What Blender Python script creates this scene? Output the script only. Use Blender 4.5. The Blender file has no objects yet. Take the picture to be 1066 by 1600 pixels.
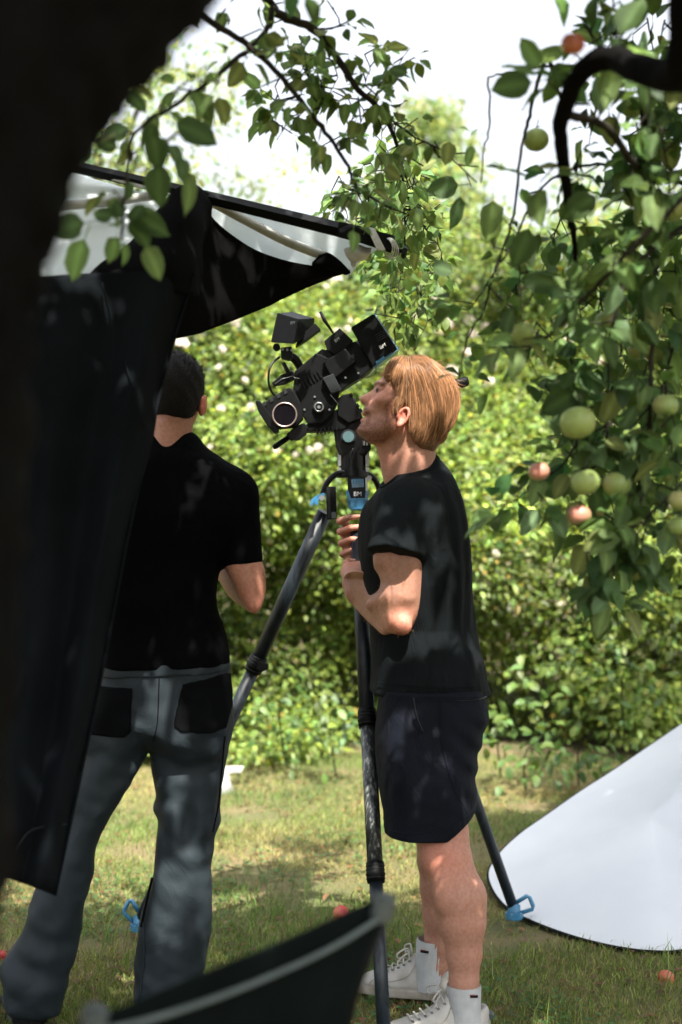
import bpy, bmesh, math, random
import numpy as np
from mathutils import Vector, Matrix
from mathutils.kdtree import KDTree
random.seed(7); rng = np.random.default_rng(7)
SC = bpy.context.scene
COL = SC.collection
# ------------------------------------------------------------ camera, world, sun, exposure
CAMH, FPX = 1.4, 2222.0
cam_d = bpy.data.cameras.new('camera'); cam = bpy.data.objects.new('camera', cam_d); COL.objects.link(cam)
cam.location = (0, 0, CAMH); cam.rotation_euler = (math.radians(90), 0, 0)
cam_d.sensor_fit = 'VERTICAL'; cam_d.sensor_height = 36; cam_d.lens = 50; cam_d.clip_start = .05; cam_d.clip_end = 500
cam_d.dof.use_dof = True; cam_d.dof.focus_distance = 4.1; cam_d.dof.aperture_fstop = 2.05
SC.camera = cam
S_DIR = Vector((.13, -.50, .83)).normalized()          # towards the sun
ELEV = math.asin(S_DIR.z); AZ = math.atan2(S_DIR.x, S_DIR.y)
w = bpy.data.worlds.new('World'); SC.world = w; w.use_nodes = True
nt = w.node_tree; bgn = nt.nodes['Background']
sky = nt.nodes.new('ShaderNodeTexSky'); sky.sky_type = 'NISHITA'; sky.sun_disc = False
sky.sun_elevation = ELEV; sky.sun_rotation = AZ; sky.dust_density = 6; sky.air_density = 1.0; sky.ozone_density = .6
hs = nt.nodes.new('ShaderNodeHueSaturation'); hs.inputs['Saturation'].default_value = .30
nt.links.new(sky.outputs[0], hs.inputs['Color']); nt.links.new(hs.outputs[0], bgn.inputs[0]); bgn.inputs[1].default_value = .15
sl = bpy.data.lights.new('sun', 'SUN'); sun = bpy.data.objects.new('sun', sl); COL.objects.link(sun)
sl.energy = 5; sl.angle = math.radians(.53); sl.color = (1, .94, .84)
sun.rotation_euler = S_DIR.to_track_quat('Z', 'Y').to_euler(); sun.location = (-3, -4, 9)
SC.view_settings.view_transform = 'Standard'; SC.view_settings.look = 'None'
SC.view_settings.exposure = 1.58; SC.view_settings.gamma = 1; SC.view_settings.use_curve_mapping = False
SC.render.engine = 'CYCLES'
SC.cycles.use_denoising = True; SC.cycles.max_bounces = 7; SC.cycles.transparent_max_bounces = 6
SC.cycles.diffuse_bounces = 3; SC.cycles.glossy_bounces = 2; SC.cycles.caustics_reflective = False

def P(px, py, d): return np.array([(px-533)/FPX*d, d, CAMH+(800-py)/FPX*d])
def V(px, py, d): return Vector(P(px, py, d))

# ------------------------------------------------------------ materials
def mat(name, col, rough=.8, col2=None, nscale=20, bump=0., bscale=200, metal=0, trans=0, sss=0, spec=.5, sheen=0,
        attr=False, wrinkle=0, wscale=(9, 9, 3.5), stretch=None, weave=False, coat=0, mixlo=.35, mixhi=.65):
    m = bpy.data.materials.new(name); m.use_nodes = True; t = m.node_tree; n = t.nodes; l = t.links
    b = n['Principled BSDF']; b.inputs['Roughness'].default_value = rough; b.inputs['Metallic'].default_value = metal
    b.inputs['Specular IOR Level'].default_value = spec
    if sheen: b.inputs['Sheen Weight'].default_value = sheen
    if coat: b.inputs['Coat Weight'].default_value = coat
    tc = n.new('ShaderNodeTexCoord'); src = tc.outputs['Object']
    if stretch:
        mp = n.new('ShaderNodeMapping'); mp.inputs['Scale'].default_value = stretch; l.new(src, mp.inputs[0]); src = mp.outputs[0]
    base = None
    if attr:
        a = n.new('ShaderNodeVertexColor'); a.layer_name = 'Col'; base = a.outputs['Color']
    c2 = col2 or tuple(c*.7 for c in col)
    nz = n.new('ShaderNodeTexNoise'); nz.inputs['Scale'].default_value = nscale; nz.inputs['Detail'].default_value = 6
    l.new(src, nz.inputs[0])
    mr = n.new('ShaderNodeMapRange'); mr.inputs[1].default_value = mixlo; mr.inputs[2].default_value = mixhi
    l.new(nz.outputs[0], mr.inputs[0])
    mx = n.new('ShaderNodeMix'); mx.data_type = 'RGBA'
    l.new(mr.outputs[0], mx.inputs[0])
    if base is not None:
        mx.blend_type = 'MULTIPLY'; mx.inputs[7].default_value = (*c2, 1); l.new(base, mx.inputs[6])
    else:
        mx.inputs[6].default_value = (*col, 1); mx.inputs[7].default_value = (*c2, 1)
    co = mx.outputs[2]; l.new(co, b.inputs['Base Color'])
    if bump:
        nb = n.new('ShaderNodeTexNoise'); nb.inputs['Scale'].default_value = bscale; nb.inputs['Detail'].default_value = 4
        l.new(src, nb.inputs[0]); bp = n.new('ShaderNodeBump'); bp.inputs['Strength'].default_value = bump
        bp.inputs['Distance'].default_value = .004; l.new(nb.outputs[0], bp.inputs['Height'])
        if weave:
            wv = n.new('ShaderNodeTexWave'); wv.inputs['Scale'].default_value = 260; wv.inputs['Distortion'].default_value = 1; wv.bands_direction = 'Z'
            l.new(src, wv.inputs[0]); b2 = n.new('ShaderNodeBump'); b2.inputs['Strength'].default_value = .25; b2.inputs['Distance'].default_value = .001
            l.new(wv.outputs[0], b2.inputs['Height']); l.new(bp.outputs[0], b2.inputs['Normal']); bp = b2
        if wrinkle:
            mw = n.new('ShaderNodeMapping'); mw.inputs['Scale'].default_value = wscale; l.new(tc.outputs['Object'], mw.inputs[0])
            nw = n.new('ShaderNodeTexNoise'); nw.inputs['Scale'].default_value = 1; nw.inputs['Detail'].default_value = 3; nw.inputs['Distortion'].default_value = 1.6; l.new(mw.outputs[0], nw.inputs[0])
            m1 = n.new('ShaderNodeMath'); m1.operation = 'SUBTRACT'; m1.inputs[1].default_value = .5; l.new(nw.outputs[0], m1.inputs[0])
            m2 = n.new('ShaderNodeMath'); m2.operation = 'ABSOLUTE'; l.new(m1.outputs[0], m2.inputs[0])
            b3 = n.new('ShaderNodeBump'); b3.invert = True; b3.inputs['Strength'].default_value = wrinkle; b3.inputs['Distance'].default_value = .035; l.new(m2.outputs[0], b3.inputs['Height'])
            l.new(b3.outputs[0], bp.inputs['Normal'] if not weave else bp.inputs['Normal'])
        l.new(bp.outputs[0], b.inputs['Normal'])
    if sss:
        b.inputs['Subsurface Weight'].default_value = sss; b.inputs['Subsurface Radius'].default_value = (1, .35, .2)
        b.inputs['Subsurface Scale'].default_value = .012
    if trans:
        tr = n.new('ShaderNodeBsdfTranslucent'); ms = n.new('ShaderNodeMixShader'); ms.inputs[0].default_value = trans
        hs = n.new('ShaderNodeHueSaturation'); hs.inputs['Value'].default_value = 1.5; hs.inputs['Saturation'].default_value = 1.1; hs.inputs['Hue'].default_value = .485
        l.new(co, hs.inputs['Color']); l.new(hs.outputs[0], tr.inputs[0])
        l.new(b.outputs[0], ms.inputs[1]); l.new(tr.outputs[0], ms.inputs[2]); l.new(ms.outputs[0], n['Material Output'].inputs[0])
    return m
M = {}
M['leaf'] = mat('apple_leaf', (1,1,1), .52, (.72,.78,.62), 45, .35, 90, trans=.45, attr=True, spec=.28)
M['hleaf'] = mat('hedge_leaf', (1,1,1), .5, (.8,.8,.7), 3, 0, trans=.45, attr=True)
M['grass'] = mat('grass_blades', (1,1,1), .7, (.75,.8,.7), 3, 0, trans=.3, attr=True)
M['soil'] = mat('lawn_soil', (.13,.095,.045), .95, (.07,.075,.025), 4, .8, 60)
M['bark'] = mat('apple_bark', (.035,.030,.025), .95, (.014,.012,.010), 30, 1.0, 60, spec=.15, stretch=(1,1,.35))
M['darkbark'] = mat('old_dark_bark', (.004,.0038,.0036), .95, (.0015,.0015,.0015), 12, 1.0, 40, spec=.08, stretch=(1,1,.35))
M['skin'] = mat('skin', (1,1,1), .5, (.86,.76,.72), 110, .3, 420, sss=.12, attr=True, spec=.35)
M['redhair'] = mat('red_blond_hair', (.42,.20,.085), .38, (.24,.10,.04), 40, .2, 200)
M['blackhair'] = mat('short_black_hair', (.005,.004,.0035), .6, None, 90, .8, 300, spec=.2)
M['tee'] = mat('black_jersey', (.0045,.0068,.0082), .85, (.003,.0045,.0055), 8, .25, 700, spec=.12, wrinkle=.35, wscale=(12, 9, 3.5))
M['polo'] = mat('black_pique', (.0016,.0019,.0026), .9, None, 12, .3, 900, spec=.05, wrinkle=.3, wscale=(10, 10, 6))
M['shorts'] = mat('navy_cotton', (.0040,.0058,.0115), .8, (.0025,.0035,.0065), 9, .3, 500, spec=.14, wrinkle=.35, wscale=(11, 9, 6))
M['trouser'] = mat('grey_work_trousers', (.022,.031,.038), .62, (.012,.018,.023), 6, .25, 400, spec=.22, wrinkle=.22, wscale=(5, 5, 4))
M['pocket'] = mat('black_patch_pocket', (.0025,.003,.004), .9, None, 20, .3, 400, spec=.08)
M['sock'] = mat('white_ribbed_sock', (.50,.52,.53), .9, (.42,.44,.45), 30, .3, 400)
M['shoe'] = mat('worn_white_leather', (.42,.41,.39), .55, (.26,.24,.20), 14, .15, 200, mixlo=.45, mixhi=.75)
M['sole'] = mat('white_rubber', (.36,.34,.30), .7, (.2,.17,.12), 18, .2, 150)
M['lace'] = mat('white_lace', (.5,.49,.46), .9)
M['cloth'] = mat('black_flag_cloth', (.0070,.0092,.0115), .85, (.0045,.006,.0075), 5, .45, 380, spec=.05, weave=True)
M['molton'] = mat('black_molton', (.0035,.0035,.004), .95, None, 8, .4, 400, spec=.05)
M['silk'] = mat('white_silk', (.78,.81,.84), .85, (.70,.74,.78), 5, .25, 90, trans=.45)
M['tube'] = mat('white_painted_tube', (.38,.39,.37), .5, (.28,.29,.26), 20, .1)
M['bar'] = mat('black_painted_bar', (.004,.005,.006), .6, None, 30, .15, 200, spec=.12)
M['tape'] = mat('white_tape', (.65,.66,.66), .6, (.5,.5,.5), 40, .2)
M['refl'] = mat('white_reflector_fabric', (.58,.61,.65), .75, (.53,.56,.61), 2.5, .12, 260)
M['rim'] = mat('black_band', (.006,.006,.007), .7, None, 30, .2, spec=.15)
M['black'] = mat('black_anodised', (.003,.0035,.004), .34, (.002,.002,.0025), 40, .1, 300, spec=.28)
M['matt'] = mat('matt_black_plastic', (.0032,.0036,.0042), .5, None, 50, .25, 500, spec=.14)
M['grey'] = mat('dark_grey_plastic', (.016,.019,.020), .5, None, 50, .2, 400, spec=.25)
M['steel'] = mat('brushed_steel', (.55,.56,.56), .32, (.4,.41,.42), 60, .1, 300, metal=1)
M['blue'] = mat('blue_anodised', (.04,.19,.34), .35, (.03,.15,.28), 30, .05, spec=.6)
M['teal'] = mat('teal_knob', (.06,.12,.13), .45, None, 30, .1)
M['rimblue'] = mat('pale_blue_edge', (.14,.24,.33), .4, None, 30)
M['glass'] = mat('lens_glass', (.006,.005,.007), .08, None, 10, coat=.6)
M['copper'] = mat('pinkish_ring', (.42,.34,.31), .35, None, 30, metal=.8)
M['carbon'] = mat('carbon_tube', (.008,.012,.017), .4, (.016,.024,.031), 14, .1, 200, stretch=(6,6,.6), mixlo=.42, mixhi=.6, spec=.4)
M['carbonw'] = mat('worn_carbon_tube', (.014,.018,.020), .35, (.20,.21,.20), 30, .15, 200, stretch=(5,5,.30), mixlo=.50, mixhi=.68, spec=.6)
M['white'] = mat('white_print', (.5,.5,.5), .6)
M['appleg'] = mat('green_apple_skin', (.30,.40,.10), .42, (.90,.95,.82), 22, .08, 300, sss=.05, attr=True)
M['petal'] = mat('pale_petal', (.72,.68,.62), .7, (.62,.55,.50), 10, 0, trans=.4)
M['navyring'] = mat('label_red', (.25,.02,.03), .7)
M['board'] = mat('white_board', (.42,.42,.40), .7, (.3,.3,.28), 15, .1)
M['stone'] = mat('grey_stone', (.25,.25,.24), .9, (.14,.14,.13), 15, .5)
M['piping'] = mat('grey_piping', (.085,.11,.11), .5, (.06,.08,.08), 15, .2)
M['cap'] = mat('grey_plastic_cap', (.07,.085,.085), .5, None, 15, .2)
M['chair'] = mat('black_chair_canvas', (.004,.007,.007), .9, None, 15, .3, 300, spec=.06)

# ------------------------------------------------------------ object helpers
def tag(o, label=None, cat=None, group=None, kind=None):
    if label: o['label'] = label
    if cat: o['category'] = cat
    if group: o['group'] = group
    if kind: o['kind'] = kind
    return o
def link(o, parent=None):
    COL.objects.link(o)
    if parent is not None:
        o.parent = parent; o.matrix_parent_inverse = Matrix.Translation(-LOCS.get(parent.name, Vector((0, 0, 0))))
    return o
LOCS = {}
def root_loc(p):
    v = Vector((0,0,0))
    while p is not None: v += LOCS.get(p.name, Vector((0,0,0))); p = p.parent
    return v
def thing(name, loc, label, cat, group=None):
    o = bpy.data.objects.new(name, None); COL.objects.link(o); o.location = loc; o.empty_display_size = .1
    LOCS[o.name] = Vector(loc); return tag(o, label, cat, group)
def mesh_np(name, v, f, m, parent=None, smooth=True, col=None, obj=True):
    """v (n,3), f (k,4) or (k,3) arrays -> mesh object"""
    v = np.asarray(v, np.float32); f = np.asarray(f, np.int32); k = f.shape[1]
    me = bpy.data.meshes.new(name); me.vertices.add(len(v)); me.vertices.foreach_set('co', v.ravel())
    me.loops.add(f.size); me.loops.foreach_set('vertex_index', f.ravel())
    me.polygons.add(len(f)); me.polygons.foreach_set('loop_start', np.arange(len(f), dtype=np.int32)*k)
    me.polygons.foreach_set('loop_total', np.full(len(f), k, np.int32))
    me.update(calc_edges=True)
    if smooth: me.polygons.foreach_set('use_smooth', np.ones(len(f), bool))
    if col is not None:
        ca = me.color_attributes.new('Col', 'FLOAT_COLOR', 'POINT')
        c = np.ones((len(v), 4), np.float32); c[:, :3] = col; ca.data.foreach_set('color', c.ravel())
    me.materials.append(m)
    if not obj: return me
    return link(bpy.data.objects.new(name, me), parent)
def bm_obj(name, bm, m, parent=None, smooth=False):
    me = bpy.data.meshes.new(name); bmesh.ops.recalc_face_normals(bm, faces=bm.faces); bm.to_mesh(me); bm.free()
    if smooth: me.polygons.foreach_set('use_smooth', np.ones(len(me.polygons), bool))
    me.materials.append(m); return link(bpy.data.objects.new(name, me), parent)
def catmull(pts, n, closed=False):
    p = np.asarray(pts, float); N = len(p); out = []
    segs = N if closed else N-1
    for i in range(segs):
        a = p[(i-1) % N] if closed or i > 0 else 2*p[0]-p[1]
        b = p[i]; c = p[(i+1) % N]
        e = p[(i+2) % N] if closed or i+2 < N else 2*p[-1]-p[-2]
        for t in np.linspace(0, 1, n, endpoint=False):
            out.append(.5*((2*b)+(-a+c)*t+(2*a-5*b+4*c-e)*t*t+(-a+3*b-3*c+e)*t**3))
    if not closed: out.append(p[-1])
    return np.array(out)
def tube_np(pts, rad, seg=8, cap=True, bumpy=0):
    pts = np.asarray(pts, float); n = len(pts); rad = np.broadcast_to(np.asarray(rad, float), (n,))
    t = np.gradient(pts, axis=0); t /= np.linalg.norm(t, axis=1)[:, None]+1e-9
    up = np.array([0, 0, 1.]) if abs(t[0][2]) < .9 else np.array([1., 0, 0])
    V_, F_ = [], []
    u = np.cross(t[0], up); u /= np.linalg.norm(u)
    for i in range(n):
        u = u-t[i]*np.dot(u, t[i]); u /= np.linalg.norm(u); wv = np.cross(t[i], u)
        a = np.arange(seg)*2*math.pi/seg
        r = rad[i]*(1+bumpy*(rng.random(seg)-.5)) if bumpy else rad[i]
        V_.append(pts[i]+(np.cos(a)*r)[:, None]*u+(np.sin(a)*r)[:, None]*wv)
    V_ = np.concatenate(V_)
    j = np.arange(seg); j2 = (j+1) % seg
    for i in range(n-1):
        F_.append(np.stack([i*seg+j, i*seg+j2, (i+1)*seg+j2, (i+1)*seg+j], 1))
    F_ = np.concatenate(F_)
    if cap:
        V_ = np.concatenate([V_, pts[:1], pts[-1:]]); c0, c1 = len(V_)-2, len(V_)-1
        F_ = np.concatenate([F_, np.stack([j2, j, np.full(seg, c0), np.full(seg, c0)], 1)[:, [0, 1, 2, 2]]*1,
                             np.stack([(n-1)*seg+j, (n-1)*seg+j2, np.full(seg, c1), np.full(seg, c1)], 1)])
    return V_, F_
def tube(name, pts, rad, m, parent=None, seg=10, n=0, bumpy=0):
    pts = np.asarray(pts, float)
    if n:
        r = np.broadcast_to(np.asarray(rad, float), (len(pts),)); q = catmull(np.column_stack([pts, r]), n); pts, rad = q[:, :3], q[:, 3]
    v, f = tube_np(pts, rad, seg, bumpy=bumpy)
    bm = bmesh.new(); bv = [bm.verts.new(x) for x in v]
    for q in f:
        ids = list(dict.fromkeys(int(a) for a in q))
        if len(ids) > 2:
            try: bm.faces.new([bv[a] for a in ids])
            except ValueError: pass
    o = bm_obj(name, bm, m, parent, smooth=False)
    o.data.polygons.foreach_set('use_smooth', np.array([len(p.vertices) == 4 for p in o.data.polygons]))
    return o
def prism(name, pts, d, t, m, parent=None, bev=.002, taper=0):
    """polygon in px at depth d, extruded t metres along y"""
    bm = bmesh.new(); f_ = [bm.verts.new(P(x, y, d-t/2) if False else (P(x, y, d)+np.array([0, -t/2, 0]))) for x, y in pts]
    f = bm.faces.new(f_); r = bmesh.ops.extrude_face_region(bm, geom=[f])
    vs = [e for e in r['geom'] if isinstance(e, bmesh.types.BMVert)]
    bmesh.ops.translate(bm, verts=vs, vec=(0, t, 0))
    if bev: bmesh.ops.bevel(bm, geom=bm.edges[:], offset=bev, segments=2, affect='EDGES', profile=.7, clamp_overlap=True)
    return bm_obj(name, bm, m, parent)
def hexa(name, pts8, m, parent=None, bev=.003):
    bm = bmesh.new(); v = [bm.verts.new(P(*p)) for p in pts8]
    for q in ((0,1,2,3),(4,5,6,7),(0,1,5,4),(1,2,6,5),(2,3,7,6),(3,0,4,7)): bm.faces.new([v[i] for i in q])
    bmesh.ops.recalc_face_normals(bm, faces=bm.faces)
    if bev: bmesh.ops.bevel(bm, geom=bm.edges[:], offset=bev, segments=2, affect='EDGES')
    return bm_obj(name, bm, m, parent)
def disc(name, c, axis, r, t, m, parent=None, seg=24, bev=.001):
    bm = bmesh.new(); bmesh.ops.create_cone(bm, cap_ends=True, segments=seg, radius1=r, radius2=r, depth=t)
    if bev: bmesh.ops.bevel(bm, geom=[e for e in bm.edges if abs(e.verts[0].co.z-e.verts[1].co.z) < 1e-6], offset=bev, segments=2, affect='EDGES')
    bm.transform(Matrix.Translation(Vector(c)) @ Vector(axis).to_track_quat('Z', 'Y').to_matrix().to_4x4())
    return bm_obj(name, bm, m, parent)
def ring(name, c, axis, R, r, m, parent=None, seg=28, s2=8):
    a = np.linspace(0, 2*math.pi, seg, endpoint=False); q = Vector(axis).to_track_quat('Z', 'Y')
    b = np.linspace(0, 2*math.pi, s2, endpoint=False); v = []
    for A in a:
        for B in b: v.append(Vector(c)+q @ Vector(((R+r*math.cos(B))*math.cos(A), (R+r*math.cos(B))*math.sin(A), r*math.sin(B))))
    f = [[i*s2+j, ((i+1) % seg)*s2+j, ((i+1) % seg)*s2+(j+1) % s2, i*s2+(j+1) % s2] for i in range(seg) for j in range(s2)]
    return mesh_np(name, np.array(v), np.array(f), m, parent)
def text(name, s, loc, size, m, parent, rot=(math.pi/2, 0, 0), depth=.0006):
    c = bpy.data.curves.new('t', 'FONT'); c.body = s; c.size = size; c.extrude = depth; c.align_x = 'CENTER'; c.align_y = 'CENTER'
    o = bpy.data.objects.new('t', c); COL.objects.link(o); dg = bpy.context.evaluated_depsgraph_get(); dg.update()
    me = bpy.data.meshes.new_from_object(o.evaluated_get(dg)); bpy.data.objects.remove(o)
    from mathutils import Euler
    me.transform(Matrix.Translation(Vector(loc)) @ Euler(rot).to_matrix().to_4x4()); me.materials.clear(); me.materials.append(m); me.name = name
    return link(bpy.data.objects.new(name, me), parent)

# ------------------------------------------------------------ implicit-surface modeller
class Field:
    def __init__(s, lo, hi, h):
        s.lo = np.array(lo, float); s.h = h; n = np.ceil((np.array(hi)-s.lo)/h).astype(int)+1
        s.X = (s.lo[0]+h*np.arange(n[0]))[:, None, None].astype(np.float32)
        s.Y = (s.lo[1]+h*np.arange(n[1]))[None, :, None].astype(np.float32)
        s.Z = (s.lo[2]+h*np.arange(n[2]))[None, None, :].astype(np.float32)
        s.F = np.full(n, .5, np.float32)
    def box(s, lo, hi):
        n = s.F.shape; a = np.clip(((np.array(lo)-s.lo)/s.h).astype(int), 0, n); b = np.clip(((np.array(hi)-s.lo)/s.h).astype(int)+2, 0, n)
        return slice(a[0], b[0]), slice(a[1], b[1]), slice(a[2], b[2])
    def coords(s, sl): return s.X[sl[0]], s.Y[:, sl[1]], s.Z[:, :, sl[2]]
    def merge(s, sl, d, k, sub=False):
        A = s.F[sl]
        if A.size == 0: return
        if sub:
            d = -d; hh = np.clip(.5-.5*(A-d)/k, 0, 1) if k else (d > A)*1.; s.F[sl] = (A+(d-A)*hh+k*hh*(1-hh)) if k else np.maximum(A, d)
        else:
            if k: hh = np.clip(.5+.5*(A-d)/k, 0, 1); s.F[sl] = A+(d-A)*hh-k*hh*(1-hh)
            else: s.F[sl] = np.minimum(A, d)
    def cone(s, a, b, ra, rb, k=.01, sub=False, flat=None, sc=(1, 1, 1)):
        a, b = np.array(a, float), np.array(b, float); m = max(ra, rb)*max(1/min(sc), 1)+k+2*s.h
        sl = s.box(np.minimum(a, b)-m, np.maximum(a, b)+m); X, Y, Z = s.coords(sl); ab = b-a; L = ab@ab+1e-12
        dx, dy, dz = X-a[0], Y-a[1], Z-a[2]; t = np.clip((dx*ab[0]+dy*ab[1]+dz*ab[2])/L, 0, 1)
        d = np.sqrt(((dx-t*ab[0])*sc[0])**2+((dy-t*ab[1])*sc[1])**2+((dz-t*ab[2])*sc[2])**2)-(ra+(rb-ra)*t)
        if flat is not None:
            u = np.array(flat, float); u /= np.linalg.norm(u); d = np.maximum(d, (X-b[0])*u[0]+(Y-b[1])*u[1]+(Z-b[2])*u[2])
        s.merge(sl, d, k, sub)
    def ell(s, c, r, k=.01, R=None, sub=False):
        c, r = np.array(c, float), np.array(r, float); m = r.max()+k+2*s.h; sl = s.box(c-m, c+m); X, Y, Z = s.coords(sl)
        x, y, z = X-c[0], Y-c[1], Z-c[2]
        if R is not None:
            R = np.array(R); x, y, z = R[0][0]*x+R[0][1]*y+R[0][2]*z, R[1][0]*x+R[1][1]*y+R[1][2]*z, R[2][0]*x+R[2][1]*y+R[2][2]*z
        k0 = np.sqrt((x/r[0])**2+(y/r[1])**2+(z/r[2])**2); k1 = np.sqrt((x/r[0]**2)**2+(y/r[1]**2)**2+(z/r[2]**2)**2)+1e-9
        s.merge(sl, k0*(k0-1)/k1, k, sub)
    def poly2(s, poly, sm=6):
        """signed distance (positive inside) of a smooth closed x,z polygon on the grid's x,z"""
        p = catmull(poly, sm, True) if sm else np.array(poly, float)
        x = s.X[:, 0, 0][:, None]; z = s.Z[0, 0][None, :]
        D = np.full((x.size, z.size), 9., np.float32); ins = np.zeros((x.size, z.size), bool)
        for i in range(len(p)):
            a, b = p[i], p[(i+1) % len(p)]; e = b-a; L = e@e+1e-12
            t = np.clip(((x-a[0])*e[0]+(z-a[1])*e[1])/L, 0, 1)
            D = np.minimum(D, (x-a[0]-t*e[0])**2+(z-a[1]-t*e[1])**2)
            c = (a[1] > z) != (b[1] > z)
            with np.errstate(divide='ignore', invalid='ignore'): xi = a[0]+(z-a[1])*e[0]/(e[1] if abs(e[1]) > 1e-9 else 1e-9)
            ins ^= c & (x < xi)
        D = np.sqrt(D); return np.where(ins, D, -D)[:, None, :]
    def infl(s, px, d, W, R, k=.01, yc=None, sm=6, sub=False, pw=2.):
        """inflate the px outline at depth d; W half width (may vary with z), R edge radius"""
        poly = np.array([[P(a, b, d)[0], P(a, b, d)[2]] for a, b in px])
        S = s.poly2(poly, sm); Wz = np.interp(s.Z[0, 0], [q[0] for q in W], [q[1] for q in W])[None, None, :].astype(np.float32) if isinstance(W, list) else W
        yy = s.Y-(yc(s.X, s.Z) if yc else d)
        q = (np.maximum(R-S, 0)/R)**2+np.abs(yy/Wz)**pw
        s.merge((slice(None),)*3, (np.sqrt(q)-1)*np.minimum(R, Wz), k, sub)
    def waves(s, amp, freq, seed, stretch=(1, 1, 1), mask=None, warp=.8):
        r = np.random.default_rng(seed); D = 0
        for o in range(5):
            k = r.normal(size=3)*np.array(stretch)*freq*(1+.5*o); ph = r.random()*7
            k2 = r.normal(size=3)*freq*.5; D = D+np.sin(s.X*k[0]+s.Y*k[1]+s.Z*k[2]+ph+warp*np.sin(s.X*k2[0]+s.Y*k2[1]+s.Z*k2[2]))/(1+.5*o)
        D = D/2.2
        s.F += (amp*D*(mask if mask is not None else 1)).astype(np.float32)
    def blur(s, n=1):
        for _ in range(n):
            for ax in range(3):
                F = s.F; G = F.copy(); a = [slice(None)]*3; b = [slice(None)]*3; c = [slice(None)]*3
                a[ax], b[ax], c[ax] = slice(1, -1), slice(0, -2), slice(2, None)
                G[tuple(a)] = .5*F[tuple(a)]+.25*(F[tuple(b)]+F[tuple(c)]); s.F = G
    def cut(s, p, n, k=0):
        n = np.array(n, float); n /= np.linalg.norm(n); s.F = np.maximum(s.F, ((s.X-p[0])*n[0]+(s.Y-p[1])*n[1]+(s.Z-p[2])*n[2]).astype(np.float32))
    def mesh(s):
        F = s.F; I = F < 0; n = np.array(F.shape)
        cs = [I[a:n[0]-1+a, b:n[1]-1+b, c:n[2]-1+c] for a in (0, 1) for b in (0, 1) for c in (0, 1)]
        tot = sum(c.astype(np.int8) for c in cs); act = (tot > 0) & (tot < 8)
        idx = np.full(act.shape, -1, np.int32); ci = np.argwhere(act); idx[act] = np.arange(len(ci))
        acc = np.zeros((len(ci), 3)); cnt = np.zeros(len(ci))
        for ax in range(3):
            o = [i for i in range(3) if i != ax]
            for u in (0, 1):
                for v in (0, 1):
                    A = ci.copy(); A[:, o[0]] += u; A[:, o[1]] += v; B = A.copy(); B[:, ax] += 1
                    fa, fb = F[tuple(A.T)], F[tuple(B.T)]; x = (fa < 0) != (fb < 0)
                    t = np.where(x, fa/(fa-fb+1e-12), 0); q = A.astype(float); q[:, ax] += t
                    acc[x] += q[x]; cnt[x] += 1
        v = s.lo+s.h*acc/cnt[:, None]; faces = []
        for ax in range(3):
            o = [(ax+1) % 3, (ax+2) % 3]
            lo = [slice(1, -1)]*3; lo[ax] = slice(0, n[ax]-1); hi = list(lo); hi[ax] = slice(1, n[ax])
            a, b = I[tuple(lo)], I[tuple(hi)]; e = np.argwhere(a != b)
            if not len(e): continue
            fl = a[tuple(e.T)]; off = np.ones(3, int); off[ax] = 0; e = e+off
            def g(du, dv): q = e.copy(); q[:, o[0]] += du; q[:, o[1]] += dv; return idx[tuple(q.T)]
            Q = np.stack([g(-1, -1), g(0, -1), g(0, 0), g(-1, 0)], 1); Q[~fl] = Q[~fl][:, ::-1]; faces.append(Q)
        f = np.concatenate(faces); f = f[(f >= 0).all(1)]
        return v, f
def bounds(pts, m):
    p = np.array(pts); return p.min(0)-m, p.max(0)+m
def join_vf(parts):
    V_, F_, o = [], [], 0
    for v, f in parts: V_.append(v); F_.append(f+o); o += len(v)
    return np.concatenate(V_), np.concatenate(F_)

# ------------------------------------------------------------ leaves
def leaf_template(nu, nv, fold=.35, curl=.25, serr=.03, wid=.62, stem=.35, tipp=1.25, seed=0):
    """unit leaf: base at origin, blade along +y length 1, faces +z"""
    r = np.random.default_rng(seed); v, f = [], []
    for i in range(nu+1):
        t = i/nu; wd = wid/2*math.sin(math.pi*min(1, t**.85*1.0))**.52*(1-.22*t)*1.12 if 0 < t < 1 else .02
        for j in range(nv+1):
            s = j/nv*2-1; e = 1+(serr*(r.random()-.5)*4 if abs(s) == 1 else 0)
            x = wd*s*e; z = abs(x)*fold-curl*t*t*.6+.03*math.sin(t*9+s*3+seed)
            v.append((x, stem+t+(abs(s)*-.04), z))
    for i in range(nu):
        for j in range(nv): a = i*(nv+1)+j; f.append((a, a+1, a+nv+2, a+nv+1))
    k = len(v); v += [(-.012, 0, .0), (.012, 0, .0), (.012, stem+.03, .005), (-.012, stem+.03, .005)]; f.append((k, k+1, k+2, k+3))
    return np.array(v, float), np.array(f)
def rot_mats(d, up, roll=None):
    """columns x,y,z with y along d, z near up"""
    d = d/np.linalg.norm(d, axis=1)[:, None]; x = np.cross(d, up); x /= np.linalg.norm(x, axis=1)[:, None]+1e-9; z = np.cross(x, d)
    if roll is not None:
        c, s = np.cos(roll)[:, None], np.sin(roll)[:, None]; x, z = x*c+z*s, z*c-x*s
    return np.stack([x, d, z], 2)
def scatter(name, tmpl, pos, Rm, size, cols, m, parent=None):
    tv, tf = tmpl; N = len(pos); n = len(tv)
    v = np.einsum('nij,kj->nki', Rm, tv)*np.asarray(size)[:, None, None]+pos[:, None, :]
    f = tf[None]+(np.arange(N)*n)[:, None, None]; c = np.repeat(cols, n, 0)
    return mesh_np(name, v.reshape(-1, 3), f.reshape(-1, tf.shape[1]), m, parent, True, c)
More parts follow.
